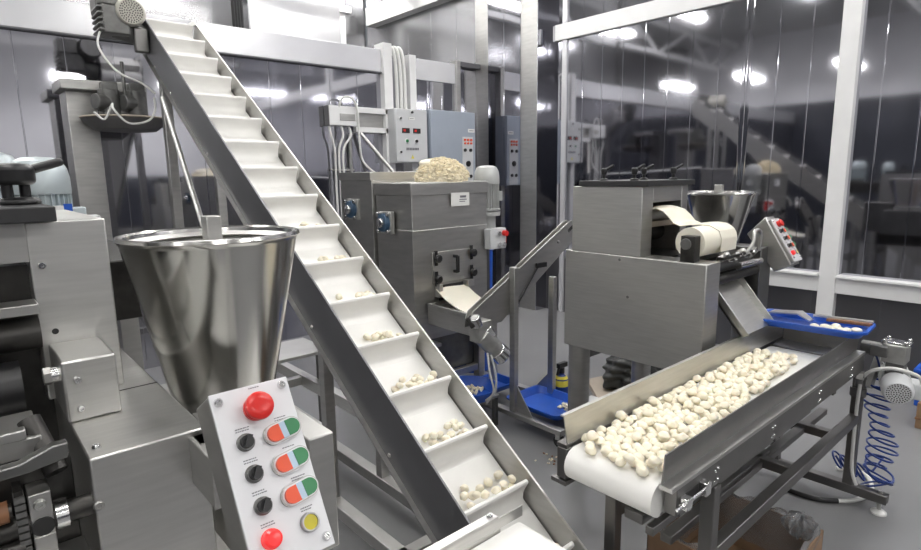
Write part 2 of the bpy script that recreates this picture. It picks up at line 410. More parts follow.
def fan_motor(root, a, b, r, m='fan', fin='alu', grill=True):
    """motor whose ventilated fan cover ends at b (axis a -> b)"""
    a = Vector(a); b = Vector(b); d = (b - a).normalized(); L = (b - a).length
    t = Vector((0, 0, 1)); e = d.cross(t).normalized(); f = e.cross(d)
    mb = MB().cyl(a, a + d * L * .62, r * .86, fin, n=28)
    for k in range(24):
        an = 2 * PI * k / 24; u = e * math.cos(an) + f * math.sin(an)
        mb.bar(a + u * r * .9, a + u * r * .9 + d * L * .58, r * .04, r * .2, fin, u)
    o = mb.build('motor', root)
    mb = MB().lathe([(r * .98, L * .58), (r * 1.0, L * .64), (r * 1.0, L * .88), (r * .94, L * .96), (r * .82, L), (0, L)], a, d, m, 40)
    cv = mb.build('fan_cover', o)
    mb = MB()     # rings of round vent holes in the end of the cover
    for rr, n in ((.13, 5), (.28, 10), (.43, 16), (.58, 21), (.71, 26)):
        for k in range(n):
            an = 2 * PI * k / n + rr * 3; p = b + (e * math.cos(an) + f * math.sin(an)) * r * rr
            mb.cyl(p - d * .002, p + d * .0007, r * .052, 'hole', n=6)
    mb.mesh
    for ob in [mb.build('vent_grille', o)]: lab(ob, 'dark round vent holes')
    return o

# ------------------------------------------------------------------ near dumpling machine (left edge of the picture)
A = thing('dumpling_machine', 'steel dumpling machine filling the left edge, with big polished cone hopper and red-topped button panel', 'machine', (-.1, 1.35, 0))
mb = MB().box(-.72, .112, 1.30, 1.72, .55, 1.50, 'darkm'); lab(mb.build('machine_body', A), 'dark machine body behind the rollers')  # dark backing box behind the roller openings
for x, y in ((-.62, 1.05), (.19, 1.05), (-.62, 1.62), (.19, 1.62)):
    MB().cyl((x, y, .02), (x, y, .76), .05, 'steelm').cyl((x, y, 0), (x, y, .02), .06, 'rubber').build('leg', A)
mb = MB().box(.109, .273, .944, 1.72, .74, 1.25, 'steelh')
o = mb.build('lower_end_cover', A, .003)
mb = MB(); bolt(mb, (.114, .944, 1.176), (0, -1, 0), .0075, .004, 'steelm'); mb.build('bolt', o)
mb = MB(); bolt(mb, (.125, .98, 1.25), (0, 0, 1), .0065, .006); mb.build('bolt', o)
mb = MB().box(.110, .272, 1.225, 1.228, 1.2505, 1.2512, 'hole'); mb.build('cover_joint', o)
mb = MB().box(.098, .222, 1.264, 1.72, 1.25, 1.578, 'steel'); u = mb.build('upper_end_cover', A, .003)
mb = MB(); bolt(mb, (.1155, 1.264, 1.500), (0, -1, 0), .0072, .007); mb.build('bolt', u)
mb = MB().cyl((.122, 1.266, 1.377), (.122, 1.263, 1.377), .0055, 'hole', n=12); mb.build('screw_hole', u)
mb = MB().box(.108, .187, 1.113, 1.262, 1.25, 1.356, 'steel'); g = mb.build('gear_cover', A, .004)
mb = MB().cyl((.092, 1.15, 1.328), (.108, 1.15, 1.328), .013, 'chrome').cyl((.086, 1.15, 1.328), (.096, 1.15, 1.328), .015, 'steelm', n=6); lab(mb.build('shaft_stub', g), 'bright shaft end with nut')
for z_ in (1.322, 1.272):
    mb = MB(); bolt(mb, (.128, 1.113, z_), (0, -1, 0), .0062, .006); mb.build('bolt', g)
mb = MB().box(-.70, .14, 1.20, 1.66, 1.580, 1.606, 'lid'); lab(mb.build('lid', A, .002), 'dark grey flat lid')
mb = MB().box(-.70, .100, 1.262, 1.275, 1.508, 1.58, 'steelm'); mb.build('front_panel', A, .002)
mb = MB().cyl((-.7, 1.25, 1.385), (.098, 1.25, 1.385), .03, 'darkm', n=32); lab(mb.build('roller', A), 'dull steel roller')
mb = MB().box(-.7, .098, 1.20, 1.26, 1.425, 1.443, 'steelm'); mb.build('scraper_bar', A, .002)
mb = MB().cyl((-.7, 1.22, 1.30), (.06, 1.22, 1.30), .045, 'black', n=32); lab(mb.build('roller', A), 'black lower roller')
# forming drum and drive in front, dark and greasy
mb = MB().box(-.5, .062, .985, 1.11, 1.262, 1.29, 'steelm').box(-.5, .045, .98, 1.0, 1.29, 1.305, 'steelm'); mb.build('product_plate', A, .002)
mb = MB().cyl((.052, 1.02, 1.305), (.072, .97, 1.235), .015, 'darkm'); lab(mb.build('guide_pin', A), 'black round guide pin')
mb = MB().prism([(-.3, 1.262), (.03, 1.270), (.07, 1.284), (.088, 1.284), (.086, 1.262), (.04, 1.255), (-.3, 1.245)], 'Y', .945, .965, 'steeld'); mb.build('scraper_blade', A, .002)
mb = MB().box(-.3, .093, .99, 1.01, 1.02, 1.25, 'darkm'); k = mb.build('bearing_plate', A, .002)
mb = MB(); bolt(mb, (.071, .99, 1.240), (0, -1, 0), .0095, .007, 'steelm'); mb.build('bolt', k)
mb = MB().box(.034, .060, .945, .99, 1.185, 1.222, 'steelm').box(.034, .060, .945, .99, 1.11, 1.158, 'steelm').box(.034, .060, .948, .99, 1.155, 1.19, 'steelm').cyl((.047, .949, 1.171), (.047, .946, 1.171), .014, 'hole'); k = mb.build('chain_clamp', A, .003)
for z_ in (1.206, 1.128):
    mb = MB(); bolt(mb, (.046, .945, z_), (0, -1, 0), .008, .006, 'alu'); mb.build('bolt', k)
mb = MB()
for j in range(12): mb.box(.019, .031, .945, .975, 1.10 + .0105 * j, 1.1075 + .0105 * j, 'casting')
mb.box(.02, .03, .952, .99, 1.09, 1.23, 'darkm'); lab(mb.build('drive_chain', A), 'row of steel chain links')
mb = MB().cyl((-.3, .967, 1.172), (.109, .967, 1.172), .0165, 'darkm').cyl((.063, .967, 1.172), (.078, .967, 1.172), .022, 'chrome', n=32); lab(mb.build('drive_shaft', A), 'dark drive shaft with bright collar')
mb = MB().cyl((-.3, .955, 1.205), (.016, .955, 1.205), .010, 'darkm').cyl((-.02, .955, 1.205), (.012, .955, 1.205), .015, 'wood', n=18).cyl((-.3, .955, 1.145), (.024, .955, 1.145), .014, 'darkm'); lab(mb.build('spindle', A), 'dark spindle with copper collar')
mb = MB().box(-.02, .096, .90, .985, 1.108, 1.118, 'steel'); mb.build('drip_plate', A, .002)
# body to the right of the cover, hopper and button panel
mb = MB().box(.273, .445, 1.10, 1.62, .74, 1.115, 'steelm'); mb.build('filler_body', A, .004)
mb = MB().cyl((.415, 1.345, 1.11), (.415, 1.345, 1.125), .10, 'casting', n=36); mb.build('hopper_flange', A)
hopper(A, (.441, 1.349, 1.521), .184, .106, .40)
mb = MB().box(.405, .452, .85, 1.12, 1.0, 1.216, 'steelm').box(.30, .405, .90, 1.12, 1.0, 1.21, 'steelm'); mb.build('pump_housing', A, .003)
control_panel(A, (.323, .735, 1.378), math.radians(30.57), .1045, .228)
mb = MB().bar((.275, .84, 1.20), (.275, .95, 1.20), .06, .08, 'steelm').bar((.25, .93, 1.2), (.33, .93, 1.2), .05, .08, 'steelm'); mb.build('panel_bracket', A, .002)
mb = MB()   # big black clamp handle on the lid
p = (.103, 1.362, 1.606)
mb.lathe([(.036, 0), (.036, .008), (.028, .013), (.012, .014)], p, (0, 0, 1), 'black', 8)
mb.cyl((.088, 1.35, 1.615), (.088, 1.35, 1.65), .009, 'black').cyl((.116, 1.372, 1.615), (.116, 1.372, 1.65), .009, 'black')
mb.lathe([(.030, 0), (.036, .005), (.037, .03), (.030, .038), (.012, .04)], (.098, 1.362, 1.642), (0, 0, 1), 'black', 18)
mb.lathe([(.011, 0), (.0085, .02), (.0085, .05), (.0075, .070), (0, .073)], (.112, 1.36, 1.665), (.85, .05, .26), 'black', 14)
lab(mb.build('clamp_lever', A, .003), 'large black clamp lever on the lid')
vert_motor(A, (.238, 2.33, 1.44), .085, .285); vert_motor(A, (.125, 2.72, 1.44), .105, .315)
mb = MB().box(-.2, .42, 1.72, 2.95, 1.28, 1.44, 'darkm'); mb.build('rear_drive_deck', A, .004)
mb = MB().cyl((.17, 2.72, 1.43), (.17, 2.72, 1.48), .1, 'steeld'); mb.build('motor_flange', A)
mb = MB().box(.245, .280, 2.215, 2.23, 1.50, 1.57, 'label').box(.280, .303, 2.215, 2.225, 1.50, 1.575, 'blue'); lab(mb.build('rating_plate', A), 'white and blue plate on the motor')
mb = MB().box(.325, .375, 2.2, 2.26, 1.44, 1.535, 'cabw'); mb.build('terminal_box', A, .003)
for y in (2.0, 2.9):
    for x in (-.1, .38): MB().box(x - .025, x + .025, y - .025, y + .025, 0, 1.29, 'steelm').build('leg', A)

# ------------------------------------------------------------------ far dumpling machine (right of centre)
B = thing('dumpling_machine', 'steel dumpling machine behind the dumpling belt, dough sheet running over its white roller', 'machine', (2.75, 1.5, 0))
mb = MB().box(2.38, 2.51, 1.124, 1.875, .75, 1.255, 'steel'); o = mb.build('lower_end_cover', B, .004)
for y, z in ((1.50, 1.06), (1.55, 1.235)):
    mb = MB(); bolt(mb, (2.38, y, z), (-1, 0, 0), .007, .004, 'steeld'); mb.build('bolt', o)
mb = MB().box(2.50, 3.0, 1.36, 1.875, .80, 1.255, 'darkm'); mb.build('machine_body', B)
mb = MB().box(2.38, 2.475, 1.442, 1.834, 1.255, 1.58, 'steel'); mb.build('upper_end_cover', B, .003)
mb = MB().box(2.74, 2.80, 1.442, 1.834, 1.255, 1.58, 'steelm'); mb.build('upper_end_cover', B, .003)
mb = MB().box(2.475, 2.74, 1.62, 1.83, 1.255, 1.58, 'darkm'); mb.build('roller_housing', B)
mb = MB().box(2.475, 2.74, 1.442, 1.455, 1.505, 1.58, 'steel'); mb.build('front_panel', B, .002)
mb = MB().box(2.37, 2.81, 1.412, 1.79, 1.581, 1.607, 'lid'); lab(mb.build('lid', B, .002), 'dark grey flat lid')
mb = MB().cyl((2.475, 1.50, 1.442), (2.74, 1.50, 1.442), .03, 'steelm', n=28); mb.build('roller', B)
mb = MB().cyl((2.475, 1.57, 1.35), (2.74, 1.57, 1.35), .045, 'darkm', n=28); mb.build('roller', B)
mb = MB().box(2.475, 2.74, 1.47, 1.49, 1.385, 1.41, 'tan'); mb.build('scraper_bar', B)
for (x, y), an in zip(((2.45, 1.70), (2.45, 1.53), (2.68, 1.62), (2.70, 1.47)), (-.9, -.9, -.9, -.7)): clamp_lever(B, (x, y, 1.607), an, .95)
mb = MB().box(2.385, 2.437, 1.185, 1.25, 1.256, 1.37, 'darkm').cyl((2.38, 1.225, 1.335), (2.44, 1.225, 1.335), .025, 'casting'); mb.build('roller_bracket', B, .003)
mb = MB().cyl((2.44, 1.235, 1.335), (2.76, 1.235, 1.335), .068, 'sheet', n=40); lab(mb.build('dough_roller', B), 'white dough-covered roller')
mb = MB().cyl((2.52, 1.20, 1.21), (2.98, 1.20, 1.21), .03, 'steeld').cyl((2.51, 1.16, 1.16), (2.98, 1.16, 1.16), .022, 'darkm').box(2.51, 3.0, 1.22, 1.36, 1.1, 1.25, 'darkm'); mb.build('cutter_drum', B)
mb = MB().cyl((2.68, 1.12, 1.215), (2.92, 1.12, 1.215), .017, 'chrome'); lab(mb.build('guide_rod', B), 'bright steel guide rod')
mb = MB()
for j in range(14):
    x = 2.56 + j * .028; mb.lathe([(.012, -.008), (.017, -.008), (.017, .008), (.012, .008), (.012, -.008)], (x, 1.15, 1.258 + .012 * math.sin(j)), (.3, .5 * (-1) ** j, .6), 'steelm', 12, False)
mb.bar((2.54, 1.14, 1.262), (2.96, 1.16, 1.262), .03, .012, 'darkm'); lab(mb.build('drive_chain', B), 'steel chain links')
mb = MB().tube([(2.80, 1.14, 1.26), (2.83, 1.12, 1.31), (2.86, 1.13, 1.36), (2.93, 1.13, 1.35), (2.95, 1.14, 1.26)], .009, 'steelm'); mb.build('wire_handle', B)
mb = MB().box(2.97, 3.10, 1.135, 1.875, .95, 1.27, 'steeld'); mb.build('lower_end_cover', B, .004)
# discharge chute: tray with two lips
mb = MB().hexa([(2.60, 1.055, .905), (2.91, 1.055, .905), (2.91, 1.26, 1.15), (2.60, 1.26, 1.15), (2.60, 1.045, .912), (2.91, 1.045, .912), (2.91, 1.25, 1.157), (2.60, 1.25, 1.157)], 'steel')
for x in (2.60, 2.90): mb.hexa([(x, 1.055, .905), (x + .008, 1.055, .905), (x + .008, 1.26, 1.15), (x, 1.26, 1.15), (x, 1.02, .925), (x + .008, 1.02, .925), (x + .008, 1.225, 1.172), (x, 1.225, 1.172)], 'steel')
mb.build('discharge_chute', B, .002)
for x, y in ((2.44, 1.818), (3.03, 1.80), (2.455, 1.22), (3.03, 1.22)):
    z1 = .76 if x < 2.6 else .96
    mb = MB().cyl((x, y, .02), (x, y, z1), .056, 'steelm', n=32); l_ = mb.build('leg', B)
    MB().cyl((x, y, 0), (x, y, .022), .07, 'rubber').build('foot', l_)
mb = MB().bar((2.455, 1.80, .70), (3.03, 1.80, .70), .05, .05, 'steeld').bar((2.455, 1.22, .30), (2.455, 1.80, .30), .04, .04, 'steeld').bar((3.03, 1.22, .30), (3.03, 1.80, .30), .04, .04, 'steeld'); mb.build('leg_brace', B, .003)
hopper(B, (3.20, 1.47, 1.525), .182, .10, .30)
mb = MB().cyl((3.20, 1.47, 1.2), (3.20, 1.47, 1.24), .11, 'steelm').box(3.0, 3.36, 1.30, 1.66, .95, 1.2, 'steeld'); mb.build('filler_body', B, .003)
control_panel(B, (3.16, 1.135, 1.405), math.radians(32), .1045, .235)
mb = MB().prism([(1.16, 1.416), (1.245, 1.325), (1.10, 1.144), (1.02, 1.185)], 'X', 3.05, 3.158, 'steelm'); mb.build('panel_housing', B, .006)
# dough sheet
def dough(u, v):
    path = [(1.47, 1.473), (1.43, 1.478), (1.395, 1.466), (1.37, 1.44), (1.35, 1.412), (1.325, 1.40), (1.29, 1.406), (1.25, 1.4085), (1.21, 1.404), (1.175, 1.38), (1.163, 1.345), (1.163, 1.31), (1.165, 1.285)]
    t = u * (len(path) - 1); k = min(int(t), len(path) - 2); f = t - k
    y = path[k][0] * (1 - f) + path[k + 1][0] * f; z = path[k][1] * (1 - f) + path[k + 1][1] * f
    x0 = 2.48 + .11 * min(1, u * 1.35) ** 2; x1 = 2.67 + .075 * min(1, u * 1.6)
    return (x0 + (x1 - x0) * v, y, z + .012 * math.sin(v * PI) * (1 - u) * (1 if u < .4 else 0))
mb = MB().grid(dough, 60, 10, 'sheet', .003)
tag(mb.build('dough_sheet', None, 0, (2.65, 1.3, 1.40)), 'thin cream dough sheet curling out of the far machine over its white roller', 'dough')

# ------------------------------------------------------------------ inclined elevator with white cleated belt
T = math.tan(math.radians(34.4)); EY0, EZ0 = 4.53, 2.667
def ez(y): return EZ0 + T * (y - EY0)      # top edge of the side plates
EX0, EX1 = 1.20, 1.55
E_ = thing('inclined_conveyor', 'steep grey conveyor with white stepped belt climbing from front middle to upper left', 'conveyor', (1.375, 2.6, 0))
YT, YB = 4.69, .84
for x0, x1, txt in ((EX0 - .004, EX0, 'left plate'), (EX1, EX1 + .004, 'right plate')):
    dz = .275
    mb = MB().prism([(YB, ez(YB)), (YT, ez(YT)), (YT + .09, ez(YT) - .10), (YT + .02, ez(YT) - .26), (YB, ez(YB) - dz)], 'X', x0, x1, 'plate' if x0 < EX0 else 'steelm')
    s_ = -1 if x0 < EX0 else 1
    xo = x0 if s_ < 0 else x1
    f = .022 * s_
    a, b = sorted((xo, xo + f))
    mb.hexa([(a, YB, ez(YB) - dz - .004), (b, YB, ez(YB) - dz - .004), (b, YT, ez(YT) - .264), (a, YT, ez(YT) - .264), (a, YB, ez(YB) - dz), (b, YB, ez(YB) - dz), (b, YT, ez(YT) - .26), (a, YT, ez(YT) - .26)], 'steelm')
    mb.hexa([(x0 - .002, YB, ez(YB) - .001), (x1 + .002, YB, ez(YB) - .001), (x1 + .002, YT, ez(YT) - .001), (x0 - .002, YT, ez(YT) - .001), (x0 - .002, YB, ez(YB) + .004), (x1 + .002, YB, ez(YB) + .004), (x1 + .002, YT, ez(YT) + .004), (x0 - .002, YT, ez(YT) + .004)], 'plate' if s_ < 0 else 'steel')
    if s_ > 0:  # small bright finishing flap at the head
        mb.hexa([(EX1 - .06, YT - .01, ez(YT) - .02), (EX1 + .004, YT - .01, ez(YT) - .02), (EX1 + .004, YT + .03, ez(YT) - .02), (EX1 - .06, YT + .03, ez(YT) - .03), (EX1 - .0, YT - .01, ez(YT) + .03), (EX1 + .004, YT - .01, ez(YT) + .03), (EX1 + .004, YT + .03, ez(YT) + .03), (EX1, YT + .03, ez(YT) + .03)], 'steel')
    o = mb.build('side_plate', E_)
    mb = MB()
    for y in (4.5, 4.2, 3.6, 3.0, 2.4, 1.8, 1.3):
        bolt(mb, (xo, y, ez(y) - .243), (s_, 0, 0), .009, .006, 'steelm')
    mb.build('plate_bolts', o)
# belt: loop with fillet at each cleat
BD = .128       # belt below plate edge (vertical)
nrm = Vector((0, -math.sin(math.radians(34.4)), math.cos(math.radians(34.4)))); sl = Vector((0, math.cos(math.radians(34.4)), math.sin(math.radians(34.4))))
mb = MB().hexa([(EX0 + .006, YB, ez(YB) - BD - .012), (EX1 - .006, YB, ez(YB) - BD - .012), (EX1 - .006, YT, ez(YT) - BD - .012), (EX0 + .006, YT, ez(YT) - BD - .012), (EX0 + .006, YB, ez(YB) - BD), (EX1 - .006, YB, ez(YB) - BD), (EX1 - .006, YT, ez(YT) - BD), (EX0 + .006, YT, ez(YT) - BD)], 'belt')
mb.cyl((EX0 + .006, YT, ez(YT) - BD - .06), (EX1 - .006, YT, ez(YT) - BD - .06), .06, 'belt', n=36)
mb.hexa([(EX0 + .006, YB, ez(YB) - .235), (EX1 - .006, YB, ez(YB) - .235), (EX1 - .006, YT, ez(YT) - .235), (EX0 + .006, YT, ez(YT) - .235), (EX0 + .006, YB, ez(YB) - .225), (EX1 - .006, YB, ez(YB) - .225), (EX1 - .006, YT, ez(YT) - .225), (EX0 + .006, YT, ez(YT) - .225)], 'belt')
belt = mb.build('belt', E_); lab(belt, 'white cleated belt')
FY = [4.683 - .2209 * k for k in range(17)]
H = .097; cprof = []
for (s_, n_) in ((.012, H - .004), (.008, H), (.0, H), (-.006, H - .006), (-.008, .060), (-.013, .036), (-.024, .016), (-.045, .004), (-.075, .0), (-.075, -.004), (.022, -.004), (.022, .0), (.014, .006)): cprof.append((s_, n_))
cme = None
for y in FY:
    if y < .95: continue
    base = Vector((0, y, ez(y) - .012)) - nrm * H       # cleat foot, tip just below plate edge
    if cme is None:
        m_ = MB(); m_.prism([((sl * a + nrm * b).y, (sl * a + nrm * b).z) for a, b in cprof], 'X', EX0 + .006, EX1 - .016, 'belt'); cme = m_.mesh('cleat')
    o = bpy.data.objects.new('cleat', cme); COL.objects.link(o); o.parent = belt; o.location = base - origin(E_) + Vector(origin(E_)) * 0
    o.location = (-origin(E_).x, base.y - origin(E_).y, base.z - origin(E_).z)
# drive at the head
mb = MB().box(.92, 1.08, 4.54, 4.76, 2.60, 2.78, 'casting').cyl((1.0, 4.65, 2.67), (1.196, 4.65, 2.62), .075, 'casting', n=12)
for k in range(5): mb.box(.895, .95, 4.54, 4.76, 2.61 + k * .035, 2.63 + k * .035, 'casting')
mb.cyl((.98, 4.62, 2.78), (.98, 4.62, 2.86), .075, 'casting', n=10).box(.90, 1.04, 4.60, 4.78, 2.74, 2.86, 'casting').box(1.10, 1.19, 4.55, 4.60, 2.50, 2.66, 'frame')
mb.build('gearbox', E_, .012)
fan_motor(E_, (1.13, 4.84, 2.80), (1.085, 4.50, 2.745), .092, 'fan', 'casting')
for y in (4.40,):
    for x in (EX0 + .02, EX1 - .02):
        MB().box(x - .03, x + .03, y - .03, y + .03, .0, ez(y) - .27, 'steelm').build('support_leg', E_, .003)
mb = MB().bar((1.23, 2.9, .95 + .38), (1.23, 4.40, .55), .03, .03, 'steel'); 
mb = MB().cyl((1.13, 4.15, ez(4.15) - .25), (1.10, 3.35, 1.18), .016, 'steel'); mb.cyl((1.10, 3.35, 1.18), (1.17, 3.3, 1.1), .016, 'steel'); mb.build('brace_rod', E_)
mb = MB().bar((1.23, 1.75, .09), (1.23, 4.45, .09), .06, .06, 'steelm').bar((1.52, 1.75, .09), (1.52, 4.45, .09), .06, .06, 'steelm')
for y in (1.78, 4.40): mb.bar((1.2, y, .09), (1.55, y, .09), .06, .06, 'steelm')
for x in (1.23, 1.52):
    for y in (1.78, 4.44): mb.cyl((x, y, 0), (x, y, .07), .022, 'rubber')
mb.build('base_frame', E_, .003)
for x in (1.23, 1.52): MB().box(x - .025, x + .025, 2.33, 2.38, .12, ez(2.355) - .27, 'steelm').build('support_leg', E_, .003)
mb = MB().bar((1.23, 2.35, .42), (1.23, 4.40, .42), .05, .07, 'steel').bar((1.52, 2.35, .42), (1.52, 4.40, .42), .05, .07, 'steel').bar((1.23, 3.2, .42), (1.52, 3.2, .42), .05, .05, 'steel'); mb.build('side_rail', E_, .003)
mb = MB().box(1.21, 1.60, 3.0, 3.34, .62, .64, 'steel').box(1.24, 1.27, 3.04, 3.07, .45, .62, 'steeld').box(1.54, 1.57, 3.04, 3.07, .12, .62, 'steeld'); mb.build('drip_shelf', E_, .003)
mb = MB().tube([(.92, 4.6, 2.64), (.88, 4.56, 2.52), (.93, 4.53, 2.40), (.99, 4.5, 2.335), (1.10, 4.48, 2.285), (1.17, 4.45, 2.22)], .007, 'cablew'); lab(mb.build('motor_cable', E_), 'thin white motor cable')

# ------------------------------------------------------------------ low feed conveyor in the foreground
Fc = thing('feed_conveyor', 'short white belt conveyor at the bottom edge tipping onto the inclined conveyor', 'conveyor', (.4, .9, 0))
z = .615
mb = MB().box(-1.2, 1.16, .68, 1.085, z - .008, z, 'belt').cyl((1.16, .68, z - .04), (1.16, 1.085, z - .04), .04, 'belt', n=32).box(-1.2, 1.16, .68, 1.085, z - .082, z - .074, 'belt'); lab(mb.build('belt', Fc), 'white belt')
for y0, y1 in ((1.088, 1.118), (.645, .675)):
    mb = MB().box(-1.2, 1.10, y0, y1, z - .10, z + .01, 'steel').hexa([(-1.2, y0, z + .01), (1.195, y0, z + .01), (1.195, y0 + .003, z + .01), (-1.2, y0 + .003, z + .01), (-1.2, y0, z + .052), (1.195, y0, z + .045), (1.195, y0 + .003, z + .045), (-1.2, y0 + .003, z + .052)], 'steel')
    mb.box(-1.2, 1.09, y0, y1, z + .04, z + .052, 'steel'); o = mb.build('side_rail', Fc, .002)
    mb = MB(); bolt(mb, (1.07, (y0 + y1) / 2, z + .052), (0, 0, 1), .01, .008); mb.build('bolt', o)
for x in (-.9, .55):
    for y in (.66, 1.10):
        MB().box(x - .02, x + .02, y - .02, y + .02, .02, z - .10, 'steelm').cyl((x, y, 0), (x, y, .02), .03, 'rubber').build('leg', Fc, .002)

# ------------------------------------------------------------------ dumpling belt on the right
R_ = thing('belt_conveyor', 'long steel belt conveyor on the right carrying a bed of dumplings', 'conveyor', (2.3, .9, 0))
X0, X1, YN, YF, ZB = 1.36, 3.12, .735, 1.058, .80
mb = MB().box(X0 + .03, 2.93, YN + .014, YF - .012, ZB - .008, ZB, 'belt').cyl((X0 + .03, YN + .014, ZB - .052), (X0 + .03, YF - .012, ZB - .052), .052, 'belt', n=40).box(X0 + .03, 2.93, YN + .014, YF - .012, ZB - .104, ZB - .096, 'belt').cyl((2.93, YN + .014, ZB - .05), (2.93, YF - .012, ZB - .05), .05, 'belt', n=32)
lab(mb.build('belt', R_), 'white belt')
mb = MB().box(2.985, X1, YN + .01, YF, ZB - .012, ZB - .004, 'steelh').box(X1 - .006, X1, YN, YF, ZB - .1, ZB + .06, 'frame'); mb.build('end_plate', R_, .002)
# near guide and channel
mb = MB().hexa([(X0 + .01, YN, ZB + .006), (X1, YN, ZB + .006), (X1, YN + .004, ZB + .006), (X0 + .01, YN + .004, ZB + .006), (X0, YN - .012, .90), (X1, YN - .012, .90), (X1, YN - .008, .90), (X0, YN - .008, .90)], 'frame')
mb.box(X0, X1, YN - .035, YN + .004, ZB - .004, ZB + .008, 'steelm'); g1 = mb.build('side_guide', R_)
mb = MB().box(X0 + .035, X1 + .02, YN - .030, YN + .006, ZB - .088, ZB - .004, 'frame').box(X0 + .06, X0 + .16, YN - .0315, YN - .028, ZB - .066, ZB - .036, 'hole'); ch = mb.build('side_channel', R_, .002)
for x in (1.62, 2.05, 2.52, 2.93):
    for dx, dz in ((0, -.035), (.018, -.03), (0, -.07), (.018, -.066)):
        m_ = MB(); bolt(m_, (x + dx, YN - .03, ZB + dz), (0, -1, 0), .0055, .005); m_.build('bolt', ch)
mb = MB().box(1.41, 1.44, YN - .055, YN - .03, ZB - .07, ZB - .035, 'chrome').box(1.52, 1.55, YN - .055, YN - .03, ZB - .07, ZB - .03, 'chrome').cyl((1.37, YN - .045, ZB - .052), (1.56, YN - .045, ZB - .052), .0055, 'chrome').cyl((1.395, YN - .045, ZB - .052), (1.41, YN - .045, ZB - .052), .01, 'chrome', n=6); lab(mb.build('belt_tensioner', R_, .002), 'bright threaded belt tensioner')
mb = MB().hexa([(X0 + .01, YF, ZB + .006), (X1, YF, ZB + .006), (X1, YF + .004, ZB + .006), (X0 + .01, YF + .004, ZB + .006), (X0, YF + .008, .90), (X1, YF + .008, .90), (X1, YF + .012, .90), (X0, YF + .012, .90)], 'steel')
mb.box(X0, X1, YF + .008, YF + .022, .897, .903, 'steel').box(X0, X1, YF - .004, YF + .035, ZB - .004, ZB + .008, 'frame'); mb.build('side_guide', R_)
mb = MB().box(X0 - .005, X1 + .02, YF - .006, YF + .03, ZB - .105, ZB - .004, 'frame').box(X0 - .01, X0 + .06, YF - .01, YF + .05, ZB - .125, ZB - .11, 'frame'); mb.build('side_channel', R_, .002)
for x in (1.5, 2.2, 2.85): MB().box(x - .02, x + .02, YN, YF, ZB - .14, ZB - .106, 'frame').build('cross_member', R_, .002)
MB().box(1.38, 1.9, YN + .06, YN + .12, ZB - .15, ZB - .12, 'frame').build('under_rail', R_, .002)
mb = MB().box(1.36, 2.6, YN + .015, YN + .04, ZB - .155, ZB - .13, 'frame'); mb.build('scraper_rail', R_, .002)
# legs, rails and feet
for x in (1.66, 3.2):
    for y in (YN - .005, YF + .015):
        mb = MB().box(x - .022, x + .022, y - .022, y + .022, .10, ZB - .10 if x < 2 else ZB - .12, 'frame'); mb.build('leg', R_, .003)
    mb = MB().box(x - .024, x + .024, .565, 1.225, .06, .105, 'frame'); f = mb.build('foot_bar', R_, .003)
    for y in (.595, 1.195):
        mb = MB().cyl((x, y, .012), (x, y, .115), .009, 'steel').lathe([(.034, 0), (.034, .008), (.022, .018), (.010, .022)], (x, y, 0), (0, 0, 1), 'label', 24); lab(mb.build('adjustable_foot', f), 'white plastic adjustable foot')
for y in (YN - .005, YF + .015):
    mb = MB().box(1.66, 3.2, y - .02, y + .02, .43, .475, 'frame'); mb.build('long_rail', R_, .003)
mb = MB().box(2.40, 2.44, YN, YF, .43, .47, 'frame').box(2.0, 2.5, .86, .91, .44, .47, 'frame').box(1.66, 3.2, .85, .89, .425, .455, 'frame').box(2.88, 2.92, YN, YF, .43, .47, 'frame'); mb.build('cross_bar', R_, .003)
mb = MB().bar((3.10, YN - .02, ZB - .10), (3.21, YN - .01, .66), .05, .03, 'frame').bar((3.06, YN - .035, .70), (3.2, YN - .005, .62), .03, .03, 'frame').cyl((3.2, YN - .005, .56), (3.2, YN - .005, .605), .034, 'frame').bar((3.24, .70, .60), (3.30, .68, .76), .03, .03, 'alu'); mb.build('leg_bracket', R_, .003)
# drive
mb = MB().box(3.155, 3.25, .555, .645, .765, .85, 'alu').box(3.165, 3.24, .545, .655, .845, .862, 'chrome').cyl((3.20, .64, .81), (3.20, .735, .81), .032, 'casting').box(3.135, 3.16, .62, .69, .79, .84, 'casting')
for x in (3.165, 3.24):
    for y in (.56, .64): mb.cyl((x, y, .85), (x, y, .872), .010, 'chrome', n=8)
mb.box(3.17, 3.24, .56, .63, .70, .768, 'casting'); mb.build('gearbox', R_, .004)
fan_motor(R_, (3.31, .625, .685), (3.10, .555, .648), .062, 'fanw', 'motorg')
mb = MB().box(3.16, 3.25, .475, .545, .615, .69, 'fanw'); mb.build('terminal_box', R_, .006)
mb = MB().tube([(3.19, .49, .69), (3.15, .50, .73), (3.11, .55, .755), (3.10, .60, .755), (3.10, .66, .73), (3.12, .70, .68), (3.15, .715, .60), (3.165, .72, .40), (3.17, .715, .20), (3.17, .69, .12)], .008, 'cablew', 10); lab(mb.build('motor_cable', R_), 'thick white motor cable')
mb = MB().tube([(3.50, .86, .02), (3.55, .79, .02), (3.52, .715, .013), (3.36, .665, .013), (3.22, .70, .013), (3.15, .755, .013)], .011, 'cablew', 10).tube([(3.152, .754, .013), (3.09, .84, .013), (3.08, .99, .013)], .0125, 'black', 10); tag(mb.build('floor_cable', None, 0, (3.3, .75, .013)), 'white cable with black end curving over the floor beside the conveyor foot', 'cable')
